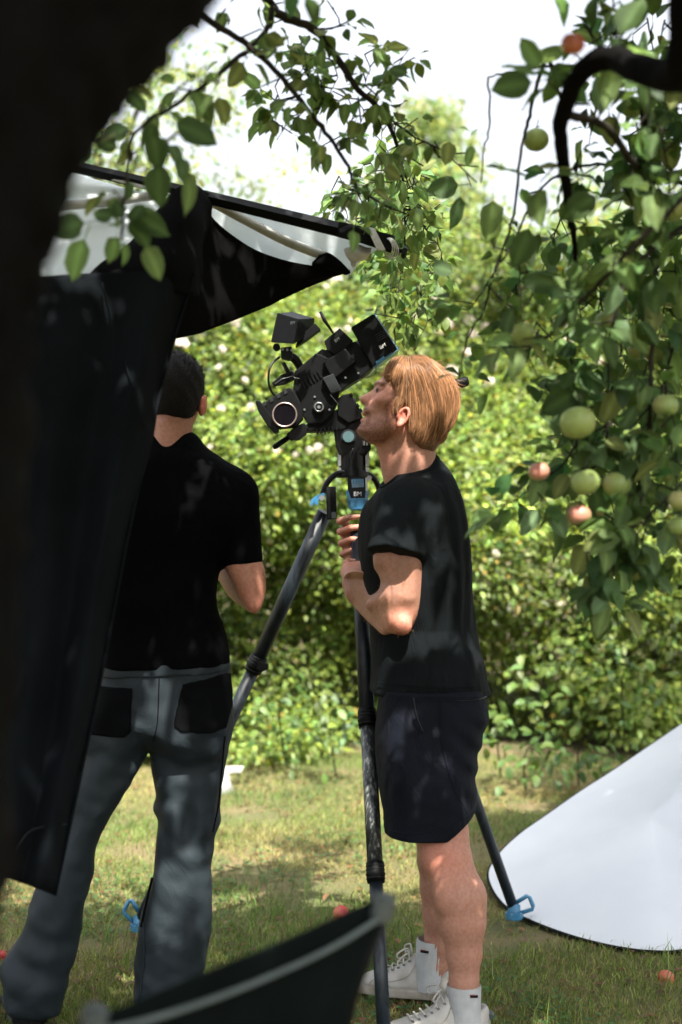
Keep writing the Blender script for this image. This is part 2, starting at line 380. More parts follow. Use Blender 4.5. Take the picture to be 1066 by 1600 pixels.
def leafcol(n, base, var=.35, hue=.15):
    b = np.array(base); k = np.exp(rng.normal(0, var, n))[:, None]; h = rng.normal(0, hue, n)[:, None]
    c = b*k*np.concatenate([1+h, np.ones((n, 1)), 1-h], 1); return np.clip(c, .005, .8)

# ============================================================ GROUND
nx, ny = 120, 120
gx = np.linspace(-1, 1, nx)**3*60+np.linspace(-1, 1, nx)*5; gy = np.linspace(0, 1, ny)**3*120+np.linspace(0, 1, ny)*10-6
GX, GY = np.meshgrid(gx, gy, indexing='ij')
GZ = .012*np.sin(GX*2.1+GY)+.01*np.sin(GY*3.3-GX*1.3)-.012
ii = np.arange(nx*ny).reshape(nx, ny)
lawn = mesh_np('lawn_ground', np.stack([GX, GY, GZ], -1).reshape(-1, 3), np.stack([ii[:-1, :-1], ii[1:, :-1], ii[1:, 1:], ii[:-1, 1:]], -1).reshape(-1, 4), M['soil'])
tag(lawn, 'lawn of mown dry grass in front of the hedge', kind='structure')
def gz(x, y): return .012*np.sin(x*2.1+y)+.01*np.sin(y*3.3-x*1.3)-.012
def patch(x, y, s=0):
    return .5+.25*(np.sin(x*3.1+1.7*np.sin(y*2.3+s)+s)+np.sin(y*3.7+1.4*np.sin(x*2.9+s*2)+s*3))
def grass(name, N, ylo, yhi, hmin, hmax, wd, dens=None, green=0):
    y = ylo+(yhi-ylo)*rng.random(N)**1.25; x = (rng.random(N)*2-1)*(y*.26+.25)
    if dens is not None: k = dens(x, y) > rng.random(N); x, y = x[k], y[k]; N = len(x)
    p = patch(x, y); dry = np.clip(1.25*p-.30+rng.normal(0, .28, N), 0, 1)
    if green: dry *= .25
    c = np.array([.11, .18, .034])*(1-dry)[:, None]+np.array([.32, .27, .10])*dry[:, None]
    c *= np.exp(rng.normal(0, .3, N))[:, None]
    h = hmin+(hmax-hmin)*rng.random(N)**2*(1.2-.6*dry); a = rng.random(N)*6.283; ln = rng.normal(0, .45, (N, 2))+.1
    bx, by = np.cos(a)*wd, np.sin(a)*wd; z = gz(x, y)-.004
    v = np.empty((N, 5, 3)); v[:, 0] = np.stack([x-bx, y-by, z], 1); v[:, 1] = np.stack([x+bx, y+by, z], 1)
    mx, my = x+ln[:, 0]*h*.35, y+ln[:, 1]*h*.35
    v[:, 2] = np.stack([mx+bx*.8, my+by*.8, z+h*.6], 1); v[:, 3] = np.stack([mx-bx*.8, my-by*.8, z+h*.6], 1)
    v[:, 4] = np.stack([x+ln[:, 0]*h*1.1, y+ln[:, 1]*h*1.1, z+h*.95], 1)
    t = np.array([[0, 1, 2], [0, 2, 3], [3, 2, 4]]); f = t[None]+(np.arange(N)*5)[:, None, None]
    o = mesh_np(name, v.reshape(-1, 3), f.reshape(-1, 3), M['grass'], None, True, np.repeat(c, 5, 0))
    return tag(o, None, None, None, 'stuff')
def bare(x, y): return np.clip(1.5-1.5*np.clip(patch(x*1.6, y*1.6, 4.1)-.45, 0, 1)*2, .12, 1)
tag(grass('mown_grass', 190000, 3.1, 8.2, .012, .042, .0016, bare), 'short mown grass with dry straw patches under the people', 'grass')
def tuft(x, y): return np.clip((np.sin(x*5.3+2)*np.sin(y*4.1+x*2)+.1)*1.6, 0, 1)*(y < 7)*~((x > .5) & (y > 4.4))
tag(grass('tall_grass', 15000, 3.1, 7.6, .03, .10, .0018, tuft, 1), 'longer green grass tufts scattered over the lawn', 'grass')
# clover / small broad leaves
n = 16000; y = 3.1+5*rng.random(n)**1.2; x = (rng.random(n)*2-1)*(y*.26+.2); k = patch(x, y, 2.2) > .62+rng.normal(0, .1, n); x, y = x[k], y[k]; n = len(x)
lt = leaf_template(2, 2, .1, .1, 0, .8, .1)
o = scatter('clover_leaves', lt, np.stack([x, y, gz(x, y)+.008+.015*rng.random(n)], 1), rot_mats(np.stack([rng.normal(size=n), rng.normal(size=n), .2+0*x], 1), np.tile([0, 0, 1.], (n, 1))), .012+.014*rng.random(n), leafcol(n, (.055, .13, .035), .25, .05), M['grass'])
tag(o, 'small round clover leaves low in the lawn', 'clover', kind='stuff')
# dead leaves
n = 1100; y = 3.3+4.2*rng.random(n); x = (rng.random(n)*2-1)*(y*.26)
o = scatter('fallen_leaf_litter', leaf_template(3, 2, .3, .3, .05, .6, .1), np.stack([x, y, gz(x, y)+.012], 1), rot_mats(np.stack([rng.normal(size=n), rng.normal(size=n), .1+0*x], 1), np.tile([0, 0, 1.], (n, 1))), .02+.02*rng.random(n), leafcol(n, (.16, .085, .045), .35, .1), M['hleaf'])
tag(o, 'brown fallen leaves strewn thinly over the lawn', 'leaf litter', kind='stuff')

# ============================================================ HEDGE AND FAR TREES
def hnoise(x, z): return np.sin(x*1.7+1.1*np.sin(z*2.3))+.7*np.sin(z*2.9+1.3*np.sin(x*2.1))+.5*np.sin(x*4.1-z*3.3)
HT = leaf_template(3, 2, .25, .3, .0, .55, .15)
def hedge(name, label, xs, dfun, ztop, ncl, nl, base, root, csz=.26, lsz=(.035, .07), zmin=.05, var=.3, seed=1):
    t = thing(name, root, label, 'hedge')
    r = np.random.default_rng(seed)
    cx = r.uniform(xs[0], xs[1], ncl); cz = zmin+(ztop-zmin)*r.random(ncl)
    cy = dfun(cx, cz)+.32*hnoise(cx, cz)+r.normal(0, .10, ncl)
    ctone = np.exp(r.normal(0, .30, ncl)); N = ncl*nl; ci = np.repeat(np.arange(ncl), nl)
    g = r.normal(size=(N, 3)); g /= np.linalg.norm(g, axis=1)[:, None]; rad = r.random(N)**.5
    off = g*rad[:, None]*csz*np.array([1.1, .8, .75])
    pos = np.stack([cx[ci], cy[ci], cz[ci]], 1)+off; pos[:, 2] = np.maximum(pos[:, 2], .03+.1*r.random(N))
    d = g*np.array([1, 1, .6])+np.array([0, -.35, -.35])+r.normal(0, .35, (N, 3))
    up = np.tile([0, -.35, 1.], (N, 1))+r.normal(0, .35, (N, 3))
    c = leafcol(N, base, var, .12)*ctone[ci][:, None]
    yel = (r.random(N) < .025)[:, None]; c = np.where(yel, np.array([.30, .22, .04]), c)
    o = scatter('foliage', HT, pos, rot_mats(d, up), r.uniform(lsz[0], lsz[1], N), c, M['hleaf'], t); tag(o, kind='stuff')
    return t, (cx, cy, cz)
def front(x, z): return 7.45+.28*np.sin(x*2.6+.6)*np.clip(1.1-z, 0, 1)+.14*np.sin(x*6.1)*np.clip(1.1-z, 0, 1)+.62*z+np.where(x > .75, .35*np.clip((x-.75), 0, 1), 0)+np.where(z < 1.2, .85*(1.2-z), 0)
hd, (cx, cy, cz) = hedge('flowering_hedge', 'tall sunlit yellow-green flowering hedge filling the background behind the two men', (-2.9, 3.1), front, 3.35, 1500, 95, (.150, .212, .046), (0, 8.2, 0), .24, (.028, .058), seed=3)
# stems and deeper foliage; the shade inside is put into a darker leaf colour
hb, _ = hedge('hedge_inner_foliage', 'inner leaf layer filling gaps in the flowering hedge, inner shade put into its dark leaf colour', (-3.2, 3.4), lambda x, z: front(x, z)+.75, 3.2, 500, 75, (.07, .11, .03), (0, 9.4, 0), .4, (.06, .11), seed=5)
r_ = random.Random(4)
for i in range(26):
    x0 = r_.uniform(-2.4, 2.6); y0 = float(front(np.array(x0), np.array(.3)))+r_.uniform(.0, .5); a = r_.uniform(-.3, .3)
    tube('stem', [(x0, y0, -.02), (x0+a*.3, y0-.03, .35), (x0+a*.8+.05, y0+.1, .8), (x0+a*1.4, y0+.4, 1.6)], [.010, .009, .007, .004], M['bark'], hd, 6, 5)
# sprigs in front of the dark right foot of the hedge
for (px, py, d) in ((785, 1120, 7.2), (830, 1190, 7.0), (915, 1180, 7.1), (700, 1130, 7.3), (520, 1130, 7.3), (440, 1110, 7.35), (985, 1060, 7.2), (860, 1060, 7.2)):
    c = P(px, py, d); N = 55; q = c+rng.normal(size=(N, 3))*np.array([.13, .08, .10])
    o = scatter('sprig', leaf_template(4, 2, .25, .3, 0, .55, .2), q, rot_mats(rng.normal(size=(N, 3))+np.array([0, -.3, -.5]), np.tile([0, -.6, 1.], (N, 1))+rng.normal(0, .3, (N, 3))), .045+.03*rng.random(N), leafcol(N, (.10, .17, .04), .25), M['hleaf'], hd)
    tag(o, kind='stuff')
    tube('stem', [c+np.array([.02, .25, -.35]), c+np.array([-.02, .1, 0]), c+np.array([.05, 0, .12])], [.005, .004, .002], M['bark'], hd, 5, 4)
# blossoms: one mesh shared, five cupped petals in a small head
pv, pf = [], []; pt = leaf_template(3, 2, -.5, -.5, 0, .95, .02)
for k in range(11):
    a = k*2.4; el = .25+.1*k; Rm = rot_mats(np.array([[math.cos(a)*math.cos(el), math.sin(a)*math.cos(el), math.sin(el)]]), np.array([[0, 0, 1.]]))[0]
    pv.append((pt[0]@Rm.T)); pf.append(pt[1]+k*len(pt[0]))
bl_me = mesh_np('blossom', np.concatenate(pv)*.5, np.concatenate(pf), M['petal'], obj=False)
spots = [(480, 705, .8), (500, 700, .9), (465, 712, .7), (772, 866, .8), (240, 600, .7), (345, 640, .8), (395, 636, .8), (390, 640, .9), (525, 520, 1), (545, 515, .8), (500, 495, .8), (330, 700, .6), (422, 845, .6), (540, 570, .7), (345, 575, .7), (705, 505, 1.2), (735, 500, 1.2), (760, 512, 1.2), (690, 520, 1), (380, 595, .7), (255, 680, .6), (690, 790, .5), (790, 930, .5), (1050, 715, .6), (1045, 790, .5)]
for i in range(44): spots.append((r_.uniform(560, 1066) if i % 3 else r_.uniform(280, 560), r_.triangular(380, 620, 450), r_.uniform(.7, 1.5)))
for i in range(14): spots.append((r_.uniform(280, 1060), r_.uniform(600, 950), r_.uniform(.35, .7)))
for (px, py, s) in spots:
    d = 8.
    for _ in range(4):
        c = P(px, py, d); d = float(front(c[0], c[2])+.32*hnoise(c[0], c[2]))-.26
    o = bpy.data.objects.new('blossom', bl_me); link(o, hd); o.location = P(px, py, d); o.scale = (.085*s,)*3
    o.rotation_euler = (r_.uniform(.6, 1.6), r_.uniform(-.4, .4), r_.uniform(0, 6))

def far_tree(name, label, x, y, h, r, base, ncl, nl, zc, lsz, trunk_r=.12, flat=1, group=None, seed=1, narrow=.0):
    t = thing(name, (x, y, 0), label, 'tree', group); rr = np.random.default_rng(seed)
    tube('trunk', [(x, y, -.05), (x+.1, y, h*.4), (x-.05, y, h*.75), (x, y, h*.92)], [trunk_r, trunk_r*.8, trunk_r*.4, .02], M['bark'], t, 8, 5)
    ctr = []
    for i in range(ncl):
        g = rr.normal(size=3); g /= np.linalg.norm(g); q = rr.random()**.4
        z = zc+g[2]*q*(h-zc); rad = r*(1-narrow*max(0, (z-zc*.6)/(h-zc*.6)))
        ctr.append((x+g[0]*q*rad, y+g[1]*q*rad*flat, z))
    ctr = np.array(ctr)
    for i in range(0, ncl, max(1, ncl//14)):
        c = ctr[i]; tube('limb', [(x, y, max(.6, c[2]-h*.28)), ((x+c[0])/2, (y+c[1])/2, c[2]-h*.08), tuple(c)], [.04, .025, .008], M['bark'], t, 5, 4)
    ci = np.repeat(np.arange(ncl), nl); N = len(ci); g = rr.normal(size=(N, 3))
    pos = ctr[ci]+g*np.array([.22, .22, .17])*r*.42
    c = leafcol(N, base, .25)*np.exp(rr.normal(0, .18, ncl))[ci][:, None]
    o = scatter('crown', leaf_template(2, 2, .2, .2, 0, .6, .1), pos, rot_mats(rr.normal(size=(N, 3))+np.array([0, 0, -.3]), rr.normal(size=(N, 3))*.5+np.array([0, 0, 1.])), rr.uniform(lsz[0], lsz[1], N), c, M['hleaf'], t)
    tag(o, kind='stuff'); return t
far_tree('garden_tree', 'pale leafy tree rising behind the white canopy at upper left', -2.0, 12, 5.6, 1.75, (.24, .31, .11), 75, 75, 4.0, (.05, .09), seed=11)
far_tree('conifer_tree', 'blurred pale green pointed tree against the white sky in the centre', 1.0, 17, 6.6, 2.1, (.24, .31, .12), 190, 110, 3.4, (.07, .13), seed=12, narrow=.75)
far_tree('garden_tree', 'rounded light green tree behind the hedge, right of the pointed tree', 2.7, 15.5, 5.2, 1.9, (.22, .29, .10), 130, 80, 3.0, (.06, .11), seed=13)
far_tree('garden_tree', 'low light green tree behind the hedge, left of the pointed tree', -.5, 16, 4.3, 1.7, (.22, .29, .11), 110, 80, 2.6, (.06, .11), seed=14)
far_tree('garden_tree', 'green tree behind the hedge at the right edge of the view', 4.6, 14, 5.0, 1.6, (.10, .16, .05), 80, 80, 3.2, (.06, .11), seed=15)

# ============================================================ APPLE TREES
LEAFT = [leaf_template(6, 4, f, c, .035, w_, .42, seed=s) for s, (f, c, w_) in enumerate([(.35, .3, .66), (.15, .55, .70), (.5, .1, .60), (.25, .8, .62), (.1, .2, .74), (.6, .45, .56)])]
LEAFS = leaf_template(4, 2, .3, .4, .05, .64, .4)
LCOL = [(.085, .145, .050), (.11, .175, .065), (.075, .130, .052), (.145, .21, .08), (.105, .165, .085), (.19, .22, .08)]
LMESH = []
for k in range(12):
    tv, tf = LEAFT[k % 6]; c = np.tile(np.array(LCOL[(k*5) % 6])*(.80+.45*(k % 3)/2)*(1.35 if k in (3, 9, 5, 11) else 1), (len(tv), 1))
    mid = (np.abs(tv[:, 0]) < .01); c[mid] *= 1.7                      # pale midrib
    LMESH.append(mesh_np('leaf', tv, tf, M['leaf'], obj=False, col=c))
class Tree:
    def __init__(s, root): s.root = root; s.L = []; s.tw = []
    def branch(s, pts, r0, r1, name='branch', m=None, n=5, bumpy=.18):
        """pts (px,py,depth) ; radii in metres"""
        w3 = np.array([P(*p) for p in pts]); N = len(w3); rr = np.linspace(r0, r1, N)
        q = catmull(np.column_stack([w3, rr]), n)
        j = rng.normal(0, .0011, (len(q), 3)); j[0] = 0; q[:, :3] += j
        tube(name, q[:, :3], q[:, 3], m or M['bark'], s.root, 7, bumpy=bumpy); return q
    def leaves(s, q, step=.05, per=(3, 5), size=(.05, .08), skip=0., spur=.03, droop=.55, col=None, thin=None):
        seg = np.linalg.norm(np.diff(q[:, :3], axis=0), axis=1); L = np.concatenate([[0], np.cumsum(seg)])
        t = L[-1]*skip
        while t < L[-1]:
            p = np.array([np.interp(t, L, q[:, i]) for i in range(3)])
            g = rng.normal(size=3); g /= np.linalg.norm(g); e = p+g*spur*(.4+rng.random()); 
            for _ in range(rng.integers(per[0], per[1]+1)):
                d = g*.7+rng.normal(size=3)*.75+np.array([0, -.1, -droop]); s.L.append((e, d, rng.uniform(*size), col))
            if spur > .02: s.tw.append((p, e))
            t += step*(.6+.8*rng.random())
    def one(s, px, py, d, lpx, ang, roll=0., v=0, face=(0, -1, .3)):
        """a leaf whose blade centre is at px,py; ang degrees clockwise from right of the blade direction"""
        v = 4 if v == 1 else v; L = lpx/FPX*d; a = math.radians(ang); dv = np.array([math.cos(a), .15, -math.sin(a)])
        s.L.append((P(px, py, d)-dv*L*.9, dv, L, (v, np.array(face, float), roll)))
    def finish(s, limit=295, light=False):  # light: paler leaf colours that stand in for sunlight on the leaves
        s.L = [l for l in s.L if isinstance(l[3], tuple) or not any(np.linalg.norm((l[0]-c)-((l[0]-c)@s_)*s_) < r+.045 and l[0][1] < c[1] for c, r in gaps[:9])]
        for a, b in [s.tw[i] for i in range(len(s.tw))][:0]: pass
        if s.tw:
            parts = [tube_np([a, b], [.0022, .0016], 4, cap=False) for a, b in s.tw]
            v, f = join_vf(parts); o = mesh_np('spur_twigs', v, f, M['bark'], s.root); tag(o, kind='stuff')
        def vis(l):
            p, d, z, _ = l; px = 533+p[0]/p[1]*FPX; py = 800-(p[2]-CAMH)/p[1]*FPX
            ok = -20 < px < 1086 and -20 < py < 1600
            return (z/p[1]) if ok else 0
        L = sorted(s.L, key=vis, reverse=True); big, rest = L[:limit], L[limit:]
        for p, d, z, sp in big:
            if vis((p, d, z, sp)) == 0: rest.append((p, d, z, sp)); continue
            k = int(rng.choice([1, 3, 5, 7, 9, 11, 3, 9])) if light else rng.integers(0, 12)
            if isinstance(sp, tuple): Rm = rot_mats(d[None], sp[1][None], np.array([sp[2]]))[0]; k = sp[0]
            else:
                u = np.array([[0, -.45, 1.]])+rng.normal(0, .45, (1, 3)); Rm = rot_mats(d[None], u)[0]
            o = bpy.data.objects.new('leaf', LMESH[k]); link(o, s.root)
            o.matrix_basis = Matrix.Translation(Vector(p)) @ Matrix(Rm.tolist()).to_4x4() @ Matrix.Scale(z, 4)
        if rest:
            pos = np.array([l[0] for l in rest]); d = np.array([l[1] for l in rest]); N = len(rest)
            o = scatter('foliage', LEAFS, pos, rot_mats(d, np.tile([0, -.4, 1.], (N, 1))+rng.normal(0, .45, (N, 3))), np.array([l[2] for l in rest]), leafcol(N, (.12, .19, .06) if light else (.08, .145, .045), .35, .12), M['leaf'], s.root)  # paler green again carries the sunlight in the colour
            tag(o, kind='stuff')

# ---- left tree: dark leaning trunk close to the camera
ta = Tree(thing('apple_tree', (-.65, 1.3, 0), 'apple tree with a dark leaning trunk in the left foreground and branches over the canopy', 'tree'))
sp = [(-280, 3250, 1.3), (-250, 2400, 1.3), (-240, 1500, 1.3), (-205, 1000, 1.3), (-186, 700, 1.3), (-170, 470, 1.3), (-120, 270, 1.3), (-30, 85, 1.32), (90, -60, 1.35), (230, -185, 1.4), (450, -330, 1.5), (750, -460, 1.8)]
q = catmull(np.column_stack([[P(*p) for p in sp], [.17, .14, .135, .13, .130, .128, .128, .128, .13, .125, .11, .09]]), 8)
v, f = tube_np(q[:, :3], q[:, 3], 40)
nrm = v-np.repeat(q[:, :3], 40, 0)[:len(v)] if False else None
vv = v.copy(); ang = np.tile(np.arange(40), len(q)); rr0 = np.repeat(np.arange(len(q)), 40)
cen = q[rr0, :3]; dirv = v[:len(rr0)]-cen
vv[:len(rr0)] = cen+dirv*(1+.05*np.sin(ang*1.9+.3*np.sin(rr0*.9))+.04*np.sin(rr0*1.3+ang*.7)+.03*rng.normal(size=len(rr0)))[:, None]
bm = bmesh.new(); bv = [bm.verts.new(x) for x in vv]
for a in f:
    ids = list(dict.fromkeys(int(i) for i in a))
    if len(ids) > 2: bm.faces.new([bv[i] for i in ids])
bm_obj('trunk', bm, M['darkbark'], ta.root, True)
# limbs that leave the trunk above the frame and come back into view
c2 = ta.branch([(330, -190, 1.9), (380, -90, 2.8), (415, -5, 3.2), (440, 25, 3.2), (490, 45, 3.2), (530, 95, 3.25), (560, 140, 3.25), (600, 180, 3.4), (625, 240, 3.6), (630, 290, 3.85), (633, 390, 4.1)], .014, .0022)
c1 = ta.branch([(200, -200, 1.9), (270, -30, 2.7), (325, 30, 3.0), (380, 65, 3.0), (430, 110, 3.0), (480, 170, 3.05), (515, 215, 3.1), (545, 262, 3.1), (556, 290, 3.2), (600, 320, 3.7), (650, 340, 4.0)], .009, .002)
c3 = ta.branch([(425, 12, 3.15), (418, 45, 3.1), (385, 80, 3.0), (330, 125, 2.75), (270, 165, 2.65), (208, 212, 2.6), (200, 270, 2.6), (194, 320, 2.6), (190, 375, 2.6)], .0065, .0022)
ta.leaves(c3, .07, (2, 3), (.035, .06), .25, .03)
c4 = ta.branch([(556, 285, 3.1), (545, 310, 3.1), (525, 345, 3.1)], .002, .0012, 'twig')
c5 = ta.branch([(600, 180, 3.4), (650, 215, 3.35), (690, 235, 3.25), (745, 285, 3.2)], .003, .0015, 'twig')
c6 = ta.branch([(560, 130, 3.25), (600, 130, 3.3), (640, 75, 3.3)], .002, .001, 'twig')
c7 = ta.branch([(633, 388, 4.1), (610, 430, 4.6), (640, 500, 4.7)], .0022, .001, 'twig')
c8 = ta.branch([(490, 45, 3.2), (530, 40, 3.3), (520, 10, 3.3)], .003, .001, 'twig')
c9 = ta.branch([(631, 300, 3.9), (660, 350, 4.2), (690, 400, 4.5), (660, 450, 4.6)], .0025, .001, 'twig')
for q_, st in ((c2, .056), (c1, .060), (c5, .035), (c6, .035), (c4, .04), (c8, .05)): ta.leaves(q_, st, (3, 4), (.028, .048), .38 if q_ is c1 or q_ is c2 else .1, .04)
for q_ in (c7, c9, c2[-12:]): ta.leaves(q_, .036, (2, 4), (.036, .056), 0, .06)
for (px, py) in ((440, 190), (520, 120), (570, 110), (545, 180), (590, 210), (640, 260), (580, 280), (535, 340), (610, 310), (660, 500), (575, 400), (620, 490), (600, 400), (625, 440), (650, 470), (590, 460), (665, 420), (560, 330), (530, 300), (650, 290), (560, 180), (600, 250), (475, 120), (430, 160), (585, 340), (620, 340), (550, 345), (500, 150), (470, 95)):
    dd_ = 3.35 if py < 230 else (4.2 if py < 395 else 4.7)
    tw = ta.branch([(px, py-25, dd_+.02), (px+8, py, dd_), (px-6, py+30, dd_-.02)], .0016, .001, 'twig', n=3); ta.leaves(tw, .032, (3, 5), (.034, .056), 0, .05)
for a in ((310, 208, 2.25, 62, 20, .2, 1), (245, 240, 2.25, 50, 80, .3, 0), (248, 292, 2.25, 58, 95, -.2, 0), (300, 300, 2.25, 55, 72, .8, 3), (103, 355, 2.3, 50, 170, .2, 1), (120, 408, 2.3, 58, 112, .1, 11), (242, 411, 2.3, 48, 62, .1, 3),
          (178, 392, 2.3, 32, 100, .5, 11), (195, 398, 2.3, 30, 80, .9, 5), (235, 350, 2.32, 60, 20, .1, 0), (220, 365, 2.32, 46, 50, .3, 0), (160, 335, 2.3, 30, 190, .2, 1), (185, 325, 2.3, 28, 250, .2, 4), (215, 330, 2.3, 30, 300, .2, 4), (215, 160, 2.4, 36, 40, .4, 1),
          (180, 210, 2.4, 40, 160, .3, 2), (165, 225, 2.4, 34, 200, .3, 0), (130, 240, 2.3, 34, 100, .3, 1), (275, 245, 2.25, 34, 60, .3, 2), (202, 300, 2.3, 26, 90, .9, 1), (400, 70, 2.9, 30, 300, .2, 1), (235, 215, 2.3, 36, 100, .3, 0), (285, 268, 2.25, 36, 85, .3, 2)):
    ta.one(a[0], a[1], a[2]*1.13, a[3]*1.15, a[4], roll=a[5], v=a[6])
for a in ((490, 18, 2.6, 46, 60, .2, 0), (455, 5, 2.6, 44, 80, .2, 2), (700, 240, 3.0, 36, 95, .2, 7), (733, 245, 3.0, 30, 100, .2, 5), (690, 293, 3.3, 50, 175, .1, 1), (713, 335, 3.2, 52, 100, 1.0, 1), (768, 347, 2.9, 62, 92, .1, 9), (655, 348, 3.1, 30, 80, .2, 3), (693, 420, 3.1, 38, 10, .1, 1), (725, 200, 3.1, 22, 0, .2, 1), (742, 205, 3.1, 20, 300, .1, 2), (650, 210, 3.2, 26, 20, .1, 4), (622, 110, 3.2, 30, 200, .1, 4), (610, 145, 3.2, 26, 20, .3, 4)):
    ta.one(*a[:5], roll=a[5], v=a[6])

# ---- right tree, hanging boughs with apples
tb = Tree(thing('apple_tree', (1.75, 2.9, 0), 'apple tree at right whose laden boughs of green apples hang into the frame', 'tree'))
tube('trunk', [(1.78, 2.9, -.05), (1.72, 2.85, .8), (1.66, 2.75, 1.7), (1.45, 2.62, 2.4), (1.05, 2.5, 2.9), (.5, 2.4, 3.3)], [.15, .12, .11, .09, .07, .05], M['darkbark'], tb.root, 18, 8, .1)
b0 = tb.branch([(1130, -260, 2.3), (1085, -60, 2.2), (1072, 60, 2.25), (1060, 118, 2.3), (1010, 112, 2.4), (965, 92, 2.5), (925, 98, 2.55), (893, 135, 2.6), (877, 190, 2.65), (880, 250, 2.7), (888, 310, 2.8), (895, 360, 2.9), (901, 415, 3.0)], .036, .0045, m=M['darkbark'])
b1 = tb.branch([(882, 182, 2.65), (928, 188, 2.7), (962, 215, 2.75), (985, 250, 2.85), (1015, 272, 3.1), (1080, 290, 3.1)], .009, .0055)
b2 = tb.branch([(915, 102, 3.06), (850, 105, 3.0), (800, 114, 3.0), (763, 120, 3.0)], .004, .002)
b3 = tb.branch([(763, 120, 3.0), (766, 190, 3.0), (757, 232, 3.0), (752, 285, 3.0)], .0026, .0018)
b4 = tb.branch([(853, 92, 3.0), (835, 150, 3.0), (825, 190, 3.0), (815, 230, 3.0), (808, 290, 3.0), (800, 350, 3.02), (770, 430, 3.05), (758, 480, 3.1), (735, 520, 3.1), (722, 560, 3.1), (717, 592, 3.1)], .0045, .0016)
b4b = tb.branch([(857, 90, 3.0), (868, 125, 3.0), (878, 160, 3.05)], .005, .004)
b5 = tb.branch([(1090, 290, 2.7), (1040, 335, 2.7), (985, 390, 2.7), (940, 440, 2.75), (900, 480, 2.8), (870, 515, 2.85), (820, 552, 2.9)], .0065, .002)
b6 = tb.branch([(1090, 340, 2.9), (1020, 390, 2.9), (985, 430, 2.9), (962, 485, 2.9), (950, 560, 2.95), (951, 640, 3.0), (945, 720, 3.0)], .0055, .002)
b7 = tb.branch([(1000, 120, 2.95), (1008, 200, 3.0), (1020, 300, 3.0), (1024, 400, 3.0), (1020, 480, 3.0), (1018, 580, 3.0), (1012, 690, 3.0), (985, 760, 3.0), (965, 860, 3.0), (950, 900, 3.0)], .008, .0018)
b8 = tb.branch([(893, 490, 3.0), (888, 540, 3.0), (898, 590, 3.0), (905, 632, 3.0)], .003, .0016)
b9 = tb.branch([(902, 690, 3.0), (880, 725, 3.0), (835, 760, 3.0), (800, 783, 3.0), (775, 792, 3.0)], .003, .0012)
b10 = tb.branch([(945, 720, 3.0), (915, 735, 3.0), (900, 700, 3.02)], .003, .002)
b11 = tb.branch([(912, 830, 2.95), (920, 890, 2.95), (930, 920, 2.95), (985, 930, 2.95)], .002, .001, 'twig')
b12 = tb.branch([(990, 262, 3.1), (920, 258, 3.05), (870, 275, 3.05), (835, 310, 3.05), (800, 380, 3.05), (770, 430, 3.0), (735, 480, 3.0), (720, 482, 3.0)], .0038, .0015)
b13 = tb.branch([(816, 380, 3.0), (812, 440, 3.0), (815, 500, 3.0)], .002, .0014, 'twig')
b14 = tb.branch([(905, 640, 3.0), (902, 700, 3.0)], .002, .002, 'twig')
b15 = tb.branch([(1100, 700, 2.9), (1060, 760, 2.9), (1020, 800, 2.9), (985, 830, 2.95)], .003, .0012)
b16 = tb.branch([(1090, 410, 3.1), (1060, 520, 3.1), (1040, 600, 3.1), (1050, 700, 3.1)], .004, .0012)
for q_, st, sz in ((b1, .07, (.045, .07)), (b5, .06, (.045, .07)), (b6, .05, (.045, .07)), (b7, .055, (.045, .07)), (b8, .04, (.045, .075)), (b9, .035, (.04, .07)), (b10, .03, (.045, .07)), (b11, .03, (.04, .065)), (b12, .05, (.035, .055)), (b16, .04, (.05, .075)), (b15, .04, (.045, .075))):
    tb.leaves(q_, st, (3, 6), sz, 0, .05)
tb.leaves(b0, .09, (2, 4), (.05, .085), .6, .06); tb.leaves(b4, .06, (1, 3), (.025, .045), .1, .02); tb.leaves(b3, .07, (1, 2), (.02, .035), .3, .02); tb.leaves(b13, .04, (2, 4), (.04, .06), .2, .04)
for (x0, x1, y0, y1, d0, d1, n_, ln) in ((900, 1075, -40, 200, 2.75, 3.4, 18, 130), (895, 1075, 150, 420, 2.9, 3.7, 11, 130), (870, 1075, 330, 620, 2.9, 3.8, 14, 130), (890, 1075, 560, 790, 2.9, 3.5, 10, 110), (920, 1060, 760, 850, 2.9, 3.3, 6, 80), (790, 850, 400, 600, 3.0, 3.2, 5, 70)):
    for i in range(n_):
        x = rng.uniform(x0, x1); yy = rng.uniform(y0, y1); d = rng.uniform(d0, d1); l = ln*rng.uniform(.5, 1.2); sw = rng.normal(0, 30)
        tw = tb.branch([(x, yy, d), (x+sw*.4, yy+l*.4, d-.02), (x+sw, yy+l, d)], .0024, .001, 'twig', n=3)
        tb.leaves(tw, .036, (2, 4), (.030, .068), .05, .045)
